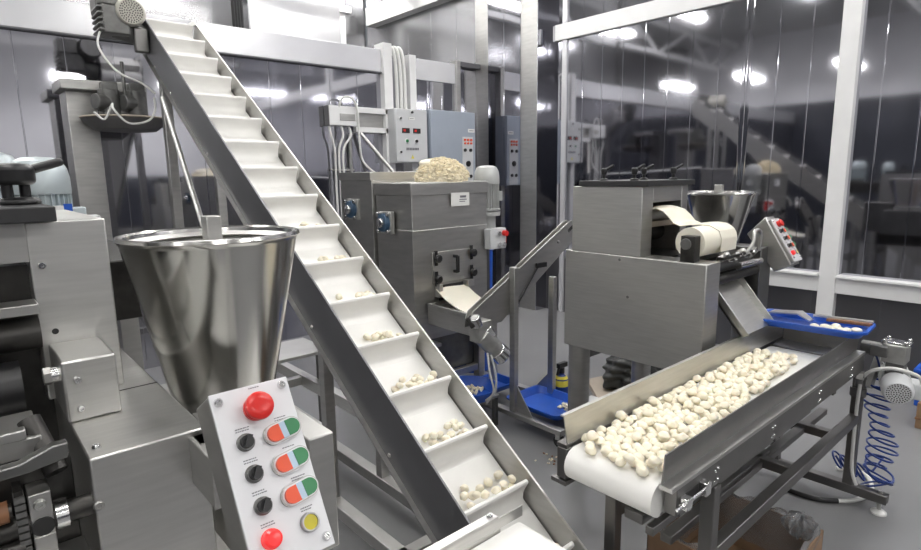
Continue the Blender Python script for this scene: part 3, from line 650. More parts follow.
# blue coiled hose
pts = []
for k in range(240):
    t = k / 239; a = t * 2 * PI * 10.5
    r = .040 + .010 * math.sin(t * 11)
    pts.append((3.27 + r * math.cos(a), .655 - .02 * t + .018 * math.sin(t * 7) + r * math.sin(a) * 1.3, .63 - .45 * t + .008 * math.sin(a)))
for k in range(90):
    a = k / 89 * 2 * PI * 4
    pts.append((3.29 + .055 * math.cos(a) + .02 * math.sin(k * .4), .63 + .06 * math.sin(a), .19 - .10 * k / 89 + .035 * math.sin(a * .83 + 1)))
for k in range(60):
    t = k / 59; a = t * 2 * PI * 4
    pts.append((3.30 - .03 * t + .03 * math.cos(a), .69 + .13 * t + .03 * math.sin(a), .13 + .05 * t + .04 * math.sin(a)))
mb = MB().tube([(3.18, .70, .80), (3.24, .68, .76)] + pts, .005, 'hose', 6, 1, False)
tag(mb.build('coiled_hose', None, 0, (3.33, .66, .4)), 'dark blue coiled air hose hanging by the conveyor leg under the white motor', 'hose')

# ------------------------------------------------------------------ dumplings
def dumpling_mesh(seed):
    rnd = random.Random(seed); bm = bmesh.new()
    bmesh.ops.create_uvsphere(bm, u_segments=20, v_segments=12, radius=1)
    ph = rnd.uniform(0, 6)
    for v in bm.verts:
        p = v.co.copy(); a = math.atan2(p.y, p.x)
        rim = math.exp(-(p.z / .25) ** 2)
        side = .5 + .5 * math.cos(a)                 # pinched edge on one side, folded
        r = 1 + .16 * rim * side + .035 * rim * math.sin(9 * a + ph)
        z = p.z * (.92 if p.z > 0 else .72) * (1 - .2 * side * (1 - abs(p.z)))
        dent = -.16 * math.exp(-((p.x + .1) ** 2 + p.y ** 2) / .09) * (1 if p.z > 0 else 0)
        v.co = Vector((p.x * r, p.y * r * .93, z + dent)) * .0172
    for v in bm.verts:
        n = v.co / .0172; v.co *= 1 + .05 * math.sin(5 * n.x + ph) * math.sin(6 * n.y + 2 * ph) + .04 * math.sin(8 * n.z + 3 * n.x + ph)
    for f in bm.faces: f.smooth = True
    me = bpy.data.meshes.new('dumpling'); bm.to_mesh(me); bm.free(); me.materials.append(M['dough']); return me
DM = [dumpling_mesh(s) for s in range(5)]
def put(p, rnd, label, group, sc=1.0, tilt=.35):
    o = bpy.data.objects.new('dumpling', rnd.choice(DM)); COL.objects.link(o)
    o.location = p; o.rotation_euler = (rnd.uniform(-tilt, tilt), rnd.uniform(-tilt, tilt), rnd.uniform(0, 2 * PI)); s = sc * rnd.uniform(.92, 1.08); o.scale = (s, s, s)
    return tag(o, label, 'dumpling', group)
rnd = random.Random(11); placed = []
def try_layer(n, dmin, zf, tries=9000, dens=None):
    c = 0
    for _ in range(tries):
        if c >= n: break
        x = 1.375 + (2.78 - 1.375) * rnd.random(); t = (x - 1.375) / (2.78 - 1.375)
        y0 = YN + .026 + .11 * t; y1 = YF - .022
        if t < .03: y0 += .04; y1 -= .02
        y = y0 + (y1 - y0) * rnd.random()
        if t > .86 and rnd.random() > .4: continue
        if dens and not dens(t, (y - y0) / (y1 - y0)): continue
        zz = zf(x, y)
        if zz is None: continue
        if all((x - q[0]) ** 2 + (y - q[1]) ** 2 + (zz - q[2]) ** 2 > dmin * dmin for q in placed):
            placed.append((x, y, zz)); c += 1
try_layer(245, .0272, lambda x, y: ZB + .0158, 30000)
base_n = len(placed)
def over(x, y):
    near = [q for q in placed[:base_n] if (x - q[0]) ** 2 + (y - q[1]) ** 2 < .028 ** 2]
    return ZB + .036 if len(near) >= 2 else None
try_layer(60, .032, over, 9000, lambda t, v: t < .8)
placed.sort(key=lambda q: q[0] - 6 * max(0, q[2] - ZB - .02))
NEAR = 208
for q in placed[:NEAR]: put(q, rnd, 'small cream dumpling among the bed on the right conveyor belt', 'dumplings on the right conveyor belt', 1.02)
fb = bmesh.new()
for q in placed[NEAR:]:      # the farthest part of the bed, past the 300 individual ones
    tm = rnd.choice(DM).copy(); e = Matrix.Translation(q) @ Matrix.Rotation(rnd.uniform(0, 2 * PI), 4, 'Z') @ Matrix.Rotation(rnd.uniform(-.35, .35), 4, 'X') @ Matrix.Scale(1.02 * rnd.uniform(.92, 1.08), 4)
    tm.transform(e); fb.from_mesh(tm); bpy.data.meshes.remove(tm)
bmesh.ops.translate(fb, vec=(-2.6, -.93, -ZB), verts=fb.verts)
me = bpy.data.meshes.new('dumpling_bed'); fb.to_mesh(me); fb.free(); me.materials.append(M['dough'])
o = bpy.data.objects.new('dumpling_bed', me); COL.objects.link(o); o.location = (2.6, .93, ZB)
tag(o, 'far end of the bed of cream dumplings on the right conveyor, towards the blue tray', 'dumplings'); o['kind'] = 'stuff'
# on the elevator: one row resting on the uphill side of every cleat, fuller further down
FILL = {16: 3, 15: 16, 14: 16, 13: 15, 12: 14, 11: 10, 10: 7, 9: 6, 8: 4}
ORD = {16: 'lowest step', 15: 'second step from the bottom', 14: 'third step from the bottom', 13: 'fourth step from the bottom', 12: 'fifth step from the bottom', 11: 'sixth step from the bottom', 10: 'seventh step from the bottom', 9: 'eighth step from the bottom', 8: 'ninth step from the bottom'}
for k, n in FILL.items():
    y = FY[k]; base = Vector((0, y, ez(y) - .012)) - nrm * H
    lo = .28 if k < 14 else .2
    if k == 16: lo = .7
    spots = []; n = int(n)
    for _ in range(4000):
        if len(spots) >= n: break
        u = rnd.uniform(lo, .97); a = .022 + .085 * rnd.random() ** 1.1; hgt = .016 if a > .09 else rnd.choice((.016, .043) if a > .06 else (.016, .043, .069, .069))
        x = EX0 + .03 + u * (EX1 - EX0 - .07)
        if all((x - q[0]) ** 2 + (a - q[1]) ** 2 + (hgt - q[2]) ** 2 > .0255 ** 2 for q in spots): spots.append((x, a, hgt))
    for x, a, hgt in spots:
        q = base + sl * a + nrm * hgt; q.x = x
        put(q, rnd, 'cream dumpling on the %s of the inclined conveyor' % ORD[k], 'dumplings on the ' + ORD[k], 1.0, .9)

# ------------------------------------------------------------------ blue tray with scraps on the conveyor's far end
def tray(name, c, lx, ly, h, label, rotz=0, group=None, rnd_=.05):
    x, y, z = c
    def outline(a, b, r, n=6):
        p = []
        for cx, cy, s in ((a - r, b - r, 0), (-a + r, b - r, 1), (-a + r, -b + r, 2), (a - r, -b + r, 3)):
            for j in range(n + 1): t = PI / 2 * (s + j / n); p.append((cx + r * math.cos(t), cy + r * math.sin(t)))
        return p
    mb = MB(); i = mb.mi('blue'); rings = []
    for a, b, r, zz in ((lx / 2 - h * .5, ly / 2 - h * .5, rnd_ * .8, 0), (lx / 2 - .012, ly / 2 - .012, rnd_, h), (lx / 2, ly / 2, rnd_, h), (lx / 2, ly / 2, rnd_, h - .008), (lx / 2 - .008, ly / 2 - .008, rnd_, h - .006), (lx / 2 - h * .5 - .006, ly / 2 - h * .5 - .006, rnd_ * .8, .004)):
        rings.append((a, b, r, zz))
    V = []
    order = [(lx / 2, ly / 2, rnd_, h - .010), (lx / 2, ly / 2, rnd_, h), (lx / 2 - .014, ly / 2 - .014, rnd_, h), (lx / 2 - .014 - h * .5, ly / 2 - .014 - h * .5, rnd_ * .8, .005), ]
    low = [(lx / 2 - .010, ly / 2 - .010, rnd_, h - .010), (lx / 2 - .010 - h * .5, ly / 2 - .010 - h * .5, rnd_ * .8, 0)]
    seq = [low[1], low[0]] + order
    for a, b, r, zz in seq: V.append([mb.bm.verts.new(Vector((x, y, z + zz)) + rot((p, q, 0), 'Z', rotz)) for p, q in outline(a, b, r)])
    for A_, B_ in zip(V, V[1:]):
        n = len(A_)
        for j in range(n): mb.bm.faces.new((A_[j], A_[(j + 1) % n], B_[(j + 1) % n], B_[j])).material_index = i
    mb.bm.faces.new(V[0][::-1]).material_index = i; mb.bm.faces.new(V[-1]).material_index = i
    return tag(mb.build(name, None, 0, c), label, 'tray', group)
tray('plastic_tray', (3.02, .90, .906), .27, .47, .035, 'blue plastic tray laid across the far end of the dumpling conveyor', math.radians(4))
mb = MB()
for k in range(12): mb.ball((2.97 + rnd.uniform(-.03, .05), .88 - .014 * k + rnd.uniform(-.01, .01), .922 + rnd.uniform(0, .01)), (rnd.uniform(.012, .022), rnd.uniform(.012, .024), .011), 'dough', 10)
tag(mb.build('dough_scraps', None, 0, (2.98, .82, .915)), 'heap of pale dough scraps in the blue tray on the conveyor', 'dough')
t = thing('scoop', 'flat steel scoop with bent end lying on the blue conveyor tray', 'scoop', (3.06, 1.0, .935))
mb = MB().hexa([(3.02, 1.10, .940), (3.10, 1.10, .940), (3.10, .97, .955), (3.02, .97, .955), (3.02, 1.10, .946), (3.10, 1.10, .946), (3.10, .97, .961), (3.02, .97, .961)], 'steel').hexa([(3.02, .97, .955), (3.10, .97, .955), (3.08, .915, .925), (3.03, .915, .925), (3.02, .97, .961), (3.10, .97, .961), (3.08, .915, .931), (3.03, .915, .931)], 'steel'); mb.build('blade', t)
t = thing('scraper', 'long scraper with reddish wooden handle lying in the blue conveyor tray', 'scraper', (3.07, .82, .94))
mb = MB().bar((3.10, .92, .947), (3.115, .68, .953), .028, .008, 'steel'); mb.build('blade', t)
mb = MB().bar((3.085, .86, .938), (3.10, .68, .942), .024, .014, 'wood'); lab(mb.build('handle', t, .003), 'reddish brown wooden handle')

# ------------------------------------------------------------------ dough mixer in the middle
X = thing('dough_mixer', 'upright steel dough mixer in the middle with clamped front door and crumbs heaped on top', 'machine', (2.57, 3.4, 0))
mb = MB().box(2.234, 2.90, 3.0, 3.41, .54, 1.60, 'steelm').box(2.224, 2.91, 2.99, 3.42, 1.515, 1.595, 'steelm').box(2.232, 2.902, 2.996, 3.41, 1.285, 1.292, 'steel').box(2.90, 2.95, 3.02, 3.4, .54, 1.24, 'steeld'); mb.build('front_housing', X, .003)
mb = MB().box(2.21, 2.95, 3.42, 3.84, .60, 1.615, 'steelm').box(2.20, 2.96, 3.42, 3.85, 1.615, 1.672, 'steelm'); mb.build('rear_housing', X, .003)
mb = MB().box(2.385, 2.745, 2.988, 3.0, .925, 1.135, 'steel'); d = mb.build('door', X, .002)
for x, z in ((2.415, 1.095), (2.735, 1.105), (2.415, .955), (2.735, .965)):
    mb = MB().lathe([(.012, 0), (.012, .015), (.028, .018), (.028, .036), (.02, .042), (0, .043)], (x, 2.988, z), (0, -1, 0), 'black', 12).box(x - .01, x + .01, 2.98, 2.99, z - .05, z + .05, 'black'); lab(mb.build('clamp_knob', d), 'black clamp knob')
mb = MB().bar((2.575, 2.95, .985), (2.575, 2.95, 1.10), .02, .02, 'black').bar((2.575, 2.95, .99), (2.575, 2.99, .99), .02, .02, 'black').bar((2.575, 2.95, 1.095), (2.575, 2.99, 1.095), .02, .02, 'black'); lab(mb.build('door_handle', d, .003), 'black pull handle')
mb = MB().box(2.40, 2.72, 2.80, 3.0, .90, .925, 'steel').box(2.40, 2.43, 2.92, 2.99, .82, .92, 'steel').box(2.68, 2.72, 2.92, 2.99, .86, .92, 'steel').box(2.42, 2.70, 2.994, 2.999, .78, .90, 'hole'); mb = MB().box(2.41, 2.44, 2.95, 2.999, .83, .92, 'steel').box(2.66, 2.72, 2.94, 2.999, .875, .92, 'steel').box(2.44, 2.70, 2.993, 2.999, .80, .905, 'hole'); mb.build('outlet', X, .002)
for y, z in ((3.25, 1.335), (3.66, 1.41)):
    mb = MB().box(2.19, 2.22, y - .075, y + .075, z - .075, z + .075, 'alu').lathe([(.064, 0), (.060, .028), (.040, .032)], (2.195, y, z), (-1, 0, 0), 'bluep', 24).lathe([(.034, .03), (.032, .05), (.014, .056), (0, .056)], (2.195, y, z), (-1, 0, 0), 'chrome', 24)
    for a, b in ((-1, -1), (1, -1), (-1, 1), (1, 1)): mb.cyl((2.20, y + a * .058, z + b * .058), (2.165, y + a * .058, z + b * .058), .014, 'chrome', n=10)
    lab(mb.build('bearing_flange', X, .004), 'blue and white bearing flange')
mb = MB().box(2.555, 2.72, 2.985, 2.9875, 1.435, 1.525, 'label').box(2.635, 2.69, 2.9835, 2.986, 1.49, 1.505, 'mark').box(2.63, 2.695, 2.9835, 2.986, 1.475, 1.481, 'mark').box(2.63, 2.68, 2.9835, 2.986, 1.462, 1.467, 'mark'); lab(mb.build('rating_plate', X), 'white plate with small dark print')
mb = MB().box(2.30, 2.88, 3.10, 3.78, .24, .60, 'casting').cyl((2.36, 2.99, .40), (2.36, 3.12, .40), .09, 'casting', n=20); mb.build('drive_housing', X, .01)
for x, y in ((2.29, 3.06), (2.87, 3.06), (2.29, 3.76), (2.87, 3.76)): MB().box(x - .03, x + .03, y - .03, y + .03, 0, .61 if y > 3.4 else .55, 'steelm').build('leg', X, .003)
mb = MB().box(2.26, 2.9, 3.04, 3.08, .20, .25, 'steelm').box(2.27, 2.31, 3.06, 3.76, .20, .25, 'steelm').box(2.85, 2.89, 3.06, 3.76, .20, .25, 'steelm'); mb.build('leg_brace', X, .003)
mb = MB().box(2.22, 2.40, 2.93, 3.06, .50, .525, 'steel'); mb.build('foot_plate', X, .002)
vert_motor(X, (3.03, 3.13, 1.38), .095, .33, 'motorg')
mb = MB().cyl((3.03, 3.13, 1.18), (3.03, 3.13, 1.38), .065, 'motorg').cyl((3.03, 3.13, 1.34), (3.03, 3.13, 1.37), .10, 'motorg').box(2.88, 3.06, 3.06, 3.2, 1.10, 1.2, 'steelm'); mb.build('motor_flange', X)
mb = MB().box(2.86, 3.02, 2.92, 2.985, 1.115, 1.262, 'cabw'); k = mb.build('switch_box', X, .006)
for x, z in ((2.94, 1.225), (2.94, 1.145), (2.99, 1.145)):
    m_ = MB().cyl((x, 2.92, z), (x, 2.905, z), .017, 'chrome', n=16); m_.build('push_button', k)
m_ = MB().cyl((2.995, 2.92, 1.225), (2.995, 2.89, 1.225), .02, 'red', n=18).box(3.02, 3.03, 2.93, 2.97, 1.14, 1.25, 'red'); lab(m_.build('stop_button', k), 'red stop button')
# crumb heap on the mixer
mb = MB(); rnd2 = random.Random(5)
mb.ball((2.605, 3.14, 1.60), (.205, .15, .15), 'crumb', 24)
for k in range(900):
    a = rnd2.uniform(0, 2 * PI); b = math.acos(rnd2.uniform(0, 1)); rr = rnd2.uniform(.97, 1.05)
    c = Vector((2.605 + .205 * rr * math.sin(b) * math.cos(a), 3.14 + .15 * rr * math.sin(b) * math.sin(a), 1.60 + .15 * rr * math.cos(b) + .008))
    if c.y > 3.2: continue
    s_ = rnd2.uniform(.006, .014); g = rot((s_, 0, 0), 'Z', rnd2.uniform(0, 6))
    mb.bar(c - g, c + g, s_ * .9, s_ * .7, 'crumb', (rnd2.uniform(-.5, .5), rnd2.uniform(-.5, .5), 1))
mb.ball((2.53, 3.17, 1.725), (.09, .06, .03), 'sheet', 16)
tag(mb.build('crumb_heap', None, 0, (2.605, 3.14, 1.6)), 'heaped mound of pale yellow crumbs on top of the dough mixer', 'crumbs')

# ------------------------------------------------------------------ wheeled incline conveyor between mixer and far machine
W = thing('wheeled_conveyor', 'small grey wheeled incline conveyor carrying dough up from the mixer outlet', 'conveyor', (2.7, 2.7, 0))
lo = Vector((2.29, 2.5, .831)); hi = Vector((3.196, 2.5, 1.312)); dd = (hi - lo).normalized(); up = Vector((-dd.z, 0, dd.x))
ARM = [(2.27, .80), (2.29, .835), (3.19, 1.315), (3.225, 1.325), (3.26, 1.31), (3.278, 1.27), (3.255, 1.19), (2.53, .727), (2.26, .735)]
for y in (2.49, 2.535):
    mb = MB().prism(ARM, 'Y', y, y + .006, 'steelm'); o = mb.build('side_plate', W, .002)
    if y < 2.5:
        mb = MB(); bolt(mb, Vector((3.08, y, 1.185)), (0, -1, 0), .010, .006, 'steeld'); mb.build('bolt', o)
        mb = MB().bar((3.185, y - .002, 1.25), (3.235, y - .002, 1.282), .006, .02, 'hole', up); mb.build('slot', o)
mb = MB().hexa([lo - up * .06 + Vector((0, -.002, 0)), lo - up * .06 + Vector((0, .037, 0)), hi - up * .09 + Vector((0, .037, 0)), hi - up * .06 + Vector((0, -.002, 0)), lo - up * .052 + Vector((0, -.002, 0)), lo - up * .052 + Vector((0, .037, 0)), hi - up * .052 + Vector((0, .037, 0)), hi - up * .052 + Vector((0, -.002, 0))], 'belt')
mb.cyl(hi - up * .09 + Vector((0, -.003, 0)), hi - up * .09 + Vector((0, .037, 0)), .036, 'belt'); lab(mb.build('belt', W), 'narrow white belt')
mb = MB().box(2.33, 2.66, 2.545, 2.97, .765, .775, 'steel').box(2.33, 2.345, 2.545, 2.985, .66, .80, 'steel').box(2.33, 2.66, 2.975, 2.985, .74, .80, 'steel').box(2.65, 2.66, 2.545, 2.985, .74, .80, 'steel'); mb.build('receiving_tray', W, .002)
for x, zt in ((2.62, 1.069), (3.0, .96)):
    for y in ((2.466, 2.66) if x < 2.8 else (2.466,)):
        mb = MB().box(x - .02, x + .02, y - .022, y + .022, .10, zt if y < 2.6 else zt - .30, 'steelm'); mb.build('post', W, .003)
    mb = MB().box(x - .025, x + .025, 2.06, 3.22, .082, .115, 'steelm').prism([(2.3, .115), (2.44, .115), (2.44, .30)] if x < 2.8 else [(2.50, .115), (2.64, .115), (2.50, .27)], 'X', x - .004, x + .004, 'steelm'); k = mb.build('base_rail', W, .003)
    for y in (2.085, 3.18):
        mb = MB().cyl((x - .013, y, .038), (x + .013, y, .038), .038, 'rubber', n=20).box(x - .02, x + .02, y - .015, y + .02, .05, .083, 'steel'); lab(mb.build('caster', k), 'black swivel caster')
mb = MB().box(2.62, 3.0, 2.7, 2.74, .065, .105, 'steelm').bar((2.62, 2.46, .62), (3.0, 2.46, .62), .03, .03, 'steelm') ; mb = MB().box(2.62, 3.0, 2.98, 3.02, .065, .105, 'steelm'); mb.build('cross_bar', W, .003)
mb = MB().bar((2.65, 2.48, .80), (2.87, 2.48, 1.05), .008, .008, 'black').bar((2.85, 2.478, 1.05), (2.94, 2.478, 1.05), .02, .03, 'black'); lab(mb.build('lock_strut', W), 'thin black strut with block')
mb = MB().box(2.25, 2.36, 2.40, 2.485, .66, .79, 'alu').cyl((2.30, 2.44, .70), (2.44, 2.40, .55), .055, 'alu', n=20).cyl((2.40, 2.41, .59), (2.45, 2.398, .54), .060, 'chrome', n=24).cyl((2.27, 2.43, .76), (2.24, 2.43, .82), .035, 'chrome', n=14).bar((2.24, 2.43, .76), (2.22, 2.46, .82), .05, .03, 'darkm').bar((2.33, 2.42, .74), (2.37, 2.41, .68), .05, .05, 'chrome')
mb.build('gear_motor', W, .006)
mb = MB().tube([(2.30, 2.38, .60), (2.30, 2.36, .48), (2.33, 2.36, .36), (2.36, 2.45, .25)], .006).tube([(2.33, 2.38, .58), (2.35, 2.36, .45), (2.36, 2.38, .34), (2.40, 2.5, .24)], .006); lab(mb.build('motor_cable', W), 'thin white cables')
# dough band sliding out of the outlet onto the receiving tray
def band(u, v):
    y = 2.985 - .40 * v
    return (2.385 + .02 * (1 - v) - .03 * v + .275 * u, y, .787 + .095 * (1 - v) ** 2.2 + .004 * math.sin(u * 5))
mb = MB().grid(band, 14, 14, 'sheet', .006); tag(mb.build('dough_band', None, 0, (2.5, 2.8, .85)), 'pale dough band sliding out under the mixer door onto the wheeled conveyor', 'dough')

# ------------------------------------------------------------------ things on the floor in the middle
def round_tray(c, r, h, label):
    mb = MB().lathe([(0, 0), (r * .78, 0), (r * .97, h - .006), (r, h - .006), (r, h), (r * .95, h), (r * .76, .005), (0, .005)], c, (0, 0, 1), 'blue', 40, False)
    return tag(mb.build('plastic_tray', None, 0, c), label, 'tray')
round_tray((2.42, 2.68, .215), .19, .07, 'round blue tray with crumbs catching scraps under the incline conveyor')
mb = MB().box(2.25, 2.60, 2.60, 2.80, .0, .21, 'steelm'); mb = MB()
for x, y in ((2.28, 2.58), (2.56, 2.58), (2.28, 2.82), (2.56, 2.82)): mb.box(x - .015, x + .015, y - .015, y + .015, 0, .195, 'steeld')
mb.box(2.26, 2.58, 2.56, 2.84, .195, .214, 'steelm'); tag(mb.build('low_stand', None, .002, (2.42, 2.70, 0)), 'low steel stand under the round blue tray', 'stand')
mb = MB()
for k in range(70):
    a = rnd.uniform(0, 6.28); q = .10 * rnd.random() ** .6; mb.ball((2.46 + q * math.cos(a) * 1.1, 2.72 + q * math.sin(a) * .7, .224 + .018 * (1 - q / .1) + rnd.uniform(0, .006)), rnd.uniform(.006, .012), 'crumb', 6)
o = tag(mb.build('crumbs', None, 0, (2.46, 2.72, .22)), 'loose pale crumbs lying in the round blue tray', 'crumbs'); o['kind'] = 'stuff'
tray('plastic_tray', (2.83, 2.36, .118), .36, .46, .05, 'rectangular blue tray lying across the base rails of the wheeled conveyor')
tray('plastic_tray', (2.81, 2.86, .118), .30, .26, .05, 'small blue tray behind the front post of the wheeled conveyor')
mb = MB()
for k in range(26): mb.ball((2.885 + rnd.uniform(-.04, .04), 2.24 + rnd.uniform(-.05, .05), .128 + rnd.uniform(0, .02)), (.012, .009, .008), 'crumb', 8)
o = tag(mb.build('crumbs', None, 0, (2.88, 2.24, .125)), 'handful of yellowish scraps in the rectangular blue tray', 'crumbs'); o['kind'] = 'stuff'
mb = MB()
for k in range(26): mb.ball((2.47 + rnd.gauss(0, .05), 1.97 + rnd.gauss(0, .06), .004), (rnd.uniform(.004, .010), rnd.uniform(.004, .009), .004), 'crumb' if k % 4 else 'wood', 7)
o = tag(mb.build('floor_crumbs', None, 0, (2.47, 1.97, 0)), 'scattered crumbs on the floor in front of the caster', 'crumbs'); o['kind'] = 'stuff'
bt = thing('spray_bottle', 'dark blue spray bottle with yellow label beside the far machine leg', 'bottle', (3.10, 2.46, 0))
mb = MB().lathe([(.045, 0), (.05, .01), (.05, .215), (.035, .24), (.02, .25), (.018, .27)], (3.10, 2.46, 0), (0, 0, 1), 'hose', 24); mb.build('body', bt)
mb = MB().lathe([(.0505, .17), (.0505, .213), (.036, .241)], (3.10, 2.46, 0), (0, 0, 1), 'yel', 24); lab(mb.build('paper_label', bt), 'yellow label')
mb = MB().cyl((3.10, 2.46, .26), (3.10, 2.46, .30), .022, 'black').box(3.06, 3.15, 2.445, 2.475, .30, .335, 'black').bar((3.07, 2.46, .30), (3.055, 2.46, .25), .012, .02, 'black'); lab(mb.build('trigger', bt, .003), 'black trigger head')
mb = MB().box(3.06, 3.18, 2.14, 2.26, .0, .13, 'cabw').cyl((3.062, 2.2, .07), (3.056, 2.2, .07), .03, 'hole'); tag(mb.build('plastic_canister', None, .015, (3.12, 2.2, 0)), 'small pale canister with dark hole beside the round machine leg', 'canister')
mb = MB().hexa([(3.05, 2.0, 0), (3.55, 1.95, 0), (4.25, 2.45, 0), (3.62, 2.62, 0), (3.05, 2.0, .04), (3.55, 1.95, .04), (4.25, 2.45, .04), (3.62, 2.62, .04)], 'tan'); tag(mb.build('floor_board', None, .004, (3.6, 2.3, 0)), 'flat tan board on the floor behind the far machine leg', 'board')
bm = bmesh.new(); bmesh.ops.create_icosphere(bm, subdivisions=5, radius=1)
for v in bm.verts:
    n = v.co.copy(); k = 1 + .10 * math.sin(7 * n.x + 3 * n.y) + .09 * math.sin(9 * n.y + 4 * n.z) + .05 * math.sin(17 * n.z + 11 * n.x)
    v.co = Vector((n.x * .30 * k, n.y * .20 * k, max(n.z * .17 * k, -.12)))
for f in bm.faces: f.smooth = True
me = bpy.data.meshes.new('refuse_bag'); bm.to_mesh(me); bm.free(); me.materials.append(M['bag'])
o = bpy.data.objects.new('refuse_bag', me); COL.objects.link(o); o.location = (3.80, 2.30, .162); tag(o, 'crumpled black refuse bag on the tan board behind the far machine', 'bag')
# box with plastic film in front
cb = thing('cardboard_box', 'open brown cardboard box lined with clear film under the dumpling conveyor', 'box', (2.25, .86, 0))
mb = MB()
x0, x1, y0, y1, h, w_ = 1.95, 2.44, .62, 1.10, .24, .006
mb.box(x0, x1, y0, y1, 0, .008, 'card').box(x0, x0 + w_, y0, y1, 0, h, 'card').box(x1 - w_, x1, y0, y1, 0, h, 'card').box(x0, x1, y0, y0 + w_, 0, h, 'card').box(x0, x1, y1 - w_, y1, 0, h, 'card'); mb.build('box_body', cb)
def film(u, v):
    a = 2 * PI * u; cx, cy = (x0 + x1) / 2, (y0 + y1) / 2; r = 1.0 + .04 * math.sin(9 * a) + .03 * math.sin(23 * a)
    p = max(abs(math.cos(a)), abs(math.sin(a))); ex, ey = (x1 - x0) / 2 - .012, (y1 - y0) / 2 - .012
    X_, Y_ = math.cos(a) / p * ex, math.sin(a) / p * ey
    if v < .55: k = 1 - .02 * math.sin(11 * a) ** 2; return (cx + X_ * k, cy + Y_ * k, .06 + (h + .02 - .06) * v / .55)
    w = (v - .55) / .45; return (cx + X_ * (1 + .05 * w * r), cy + Y_ * (1 + .06 * w * r), h + .02 - .05 * w * w + .012 * math.sin(13 * a))
mb = MB().grid(film, 90, 12, 'film'); lab(mb.build('film_liner', cb), 'clear crumpled plastic liner')
mb = MB().grid(lambda u, v: (2.40 + (.055 + .012 * math.sin(7 * u * 2 * PI + 5 * v)) * math.sin(PI * v) * math.cos(2 * PI * u), .69 + (.06 + .014 * math.sin(5 * u * 2 * PI + 9 * v)) * math.sin(PI * v) * math.sin(2 * PI * u), .245 + .045 * math.cos(PI * v) + .008 * math.sin(11 * u * 2 * PI)), 60, 24, 'film'); lab(mb.build('film_bundle', cb), 'bunched end of the clear liner')
mb = MB().box(4.48, 4.80, .34, .70, 0, .17, 'card').box(4.475, 4.805, .335, .705, .06, .072, 'wood'); tag(mb.build('cardboard_box', None, .004, (4.62, .6, 0)), 'closed brown carton on the floor at the right edge near the wall', 'box')
mb = MB().box(4.92, 5.20, .50, .79, 0, .27, 'blue').box(4.90, 5.22, .48, .81, .24, .27, 'blue'); tag(mb.build('plastic_crate', None, .006, (5.06, .7, 0)), 'blue plastic crate against the right wall behind the carton', 'crate')
mb = MB().lathe([(.13, 0), (.16, .5), (.165, .52), (.15, .52), (.12, .02), (0, .02)], (3.30, 3.5, .55), (0, 0, 1), 'blue', 32)
bb = thing('blue_drum', 'tall blue plastic drum just right of the dough mixer', 'drum', (3.25, 3.55, 0))
mb = MB().lathe([(.16, 0), (.17, .02), (.175, .5), (.18, .52), (.175, .54), (.18, 1.0), (.17, 1.10), (.12, 1.14), (0, 1.14)], (3.25, 3.55, 0), (0, 0, 1), 'blue', 36); mb.build('barrel', bb)
mb = MB().lathe([(.185, 1.02), (.19, 1.03), (.19, 1.06), (.185, 1.07)], (3.25, 3.55, 0), (0, 0, 1), 'blue', 36, False); mb.build('clamp_ring', bb)
# light steel channel crossing the floor under the elevator / frame in front of its foot is part of the elevator

# ------------------------------------------------------------------ electric cabinets and conduits on the left wall
G = thing('control_cabinet', 'narrow pale grey control cabinet with small lamps and knobs above the mixer', 'cabinet', (3.98, 5.4, 1.78))
mb = MB().box(3.75, 4.19, 5.30, 5.495, 1.78, 2.36, 'cabw'); mb.build('cabinet_body', G, .006)
mb = MB().box(3.755, 4.185, 5.285, 5.302, 1.79, 2.355, 'cabw'); d = mb.build('cabinet_door', G, .003)
for x, z, m_, n, r in ((3.974, 2.325, 'black', 'switch', .014), (3.886, 2.128, 'hole', 'display', 0), (4.037, 2.128, 'hole', 'display', 0), (3.895, 2.017, 'green', 'lamp', .017), (4.026, 2.017, 'black', 'lamp', .017), (3.974, 1.931, 'hole', 'name_strip', 0), (3.82, 2.257, 'hole', 'lock', .011), (3.81, 1.896, 'hole', 'lock', .011), (3.971, 1.845, 'yel', 'warning_sticker', 0)):
    mb = MB()
    if r: mb.lathe([(r * 1.5, 0), (r * 1.5, .004), (r, .006)], (x, 5.285, z), (0, -1, 0), 'white', 16).cyl((x, 5.28, z), (x, 5.268, z), r, m_, n=16)
    elif n == 'display': mb.box(x - .05, x + .05, 5.279, 5.286, z - .026, z + .026, m_).box(x - .035, x - .005, 5.2775, 5.28, z - .012, z + .012, 'red')
    elif n == 'name_strip':
        for j in range(8): mb.box(x - .085 + j * .022, x - .07 + j * .022, 5.282, 5.286, z - .013, z + .013, 'mark')
    else: mb.prism([(x - .022, z - .02), (x + .022, z - .02), (x, z + .02)], 'Y', 5.282, 5.286, m_)
    mb.build(n, d)
mb = MB().box(3.93, 4.01, 5.281, 5.286, 2.245, 2.275, 'label').box(3.945, 3.995, 5.2795, 5.282, 2.257, 2.262, 'mark'); mb.build('label_plate', d)
G2 = thing('control_cabinet', 'wide blue-grey control cabinet with button strip beside the corner column', 'cabinet', (4.6, 5.4, 1.49))
mb = MB().box(4.235, 4.93, 5.30, 5.495, 1.49, 2.375, 'cabb'); mb.build('cabinet_body', G2, .006)
mb = MB().box(4.24, 4.925, 5.285, 5.302, 1.50, 2.37, 'cabb'); d = mb.build('cabinet_door', G2, .003)
mb = MB().box(4.715, 4.885, 5.28, 5.287, 1.50, 2.085, 'cabw'); k = mb.build('button_strip', d)
lab(k, 'pale strip with red lamps and black switches')
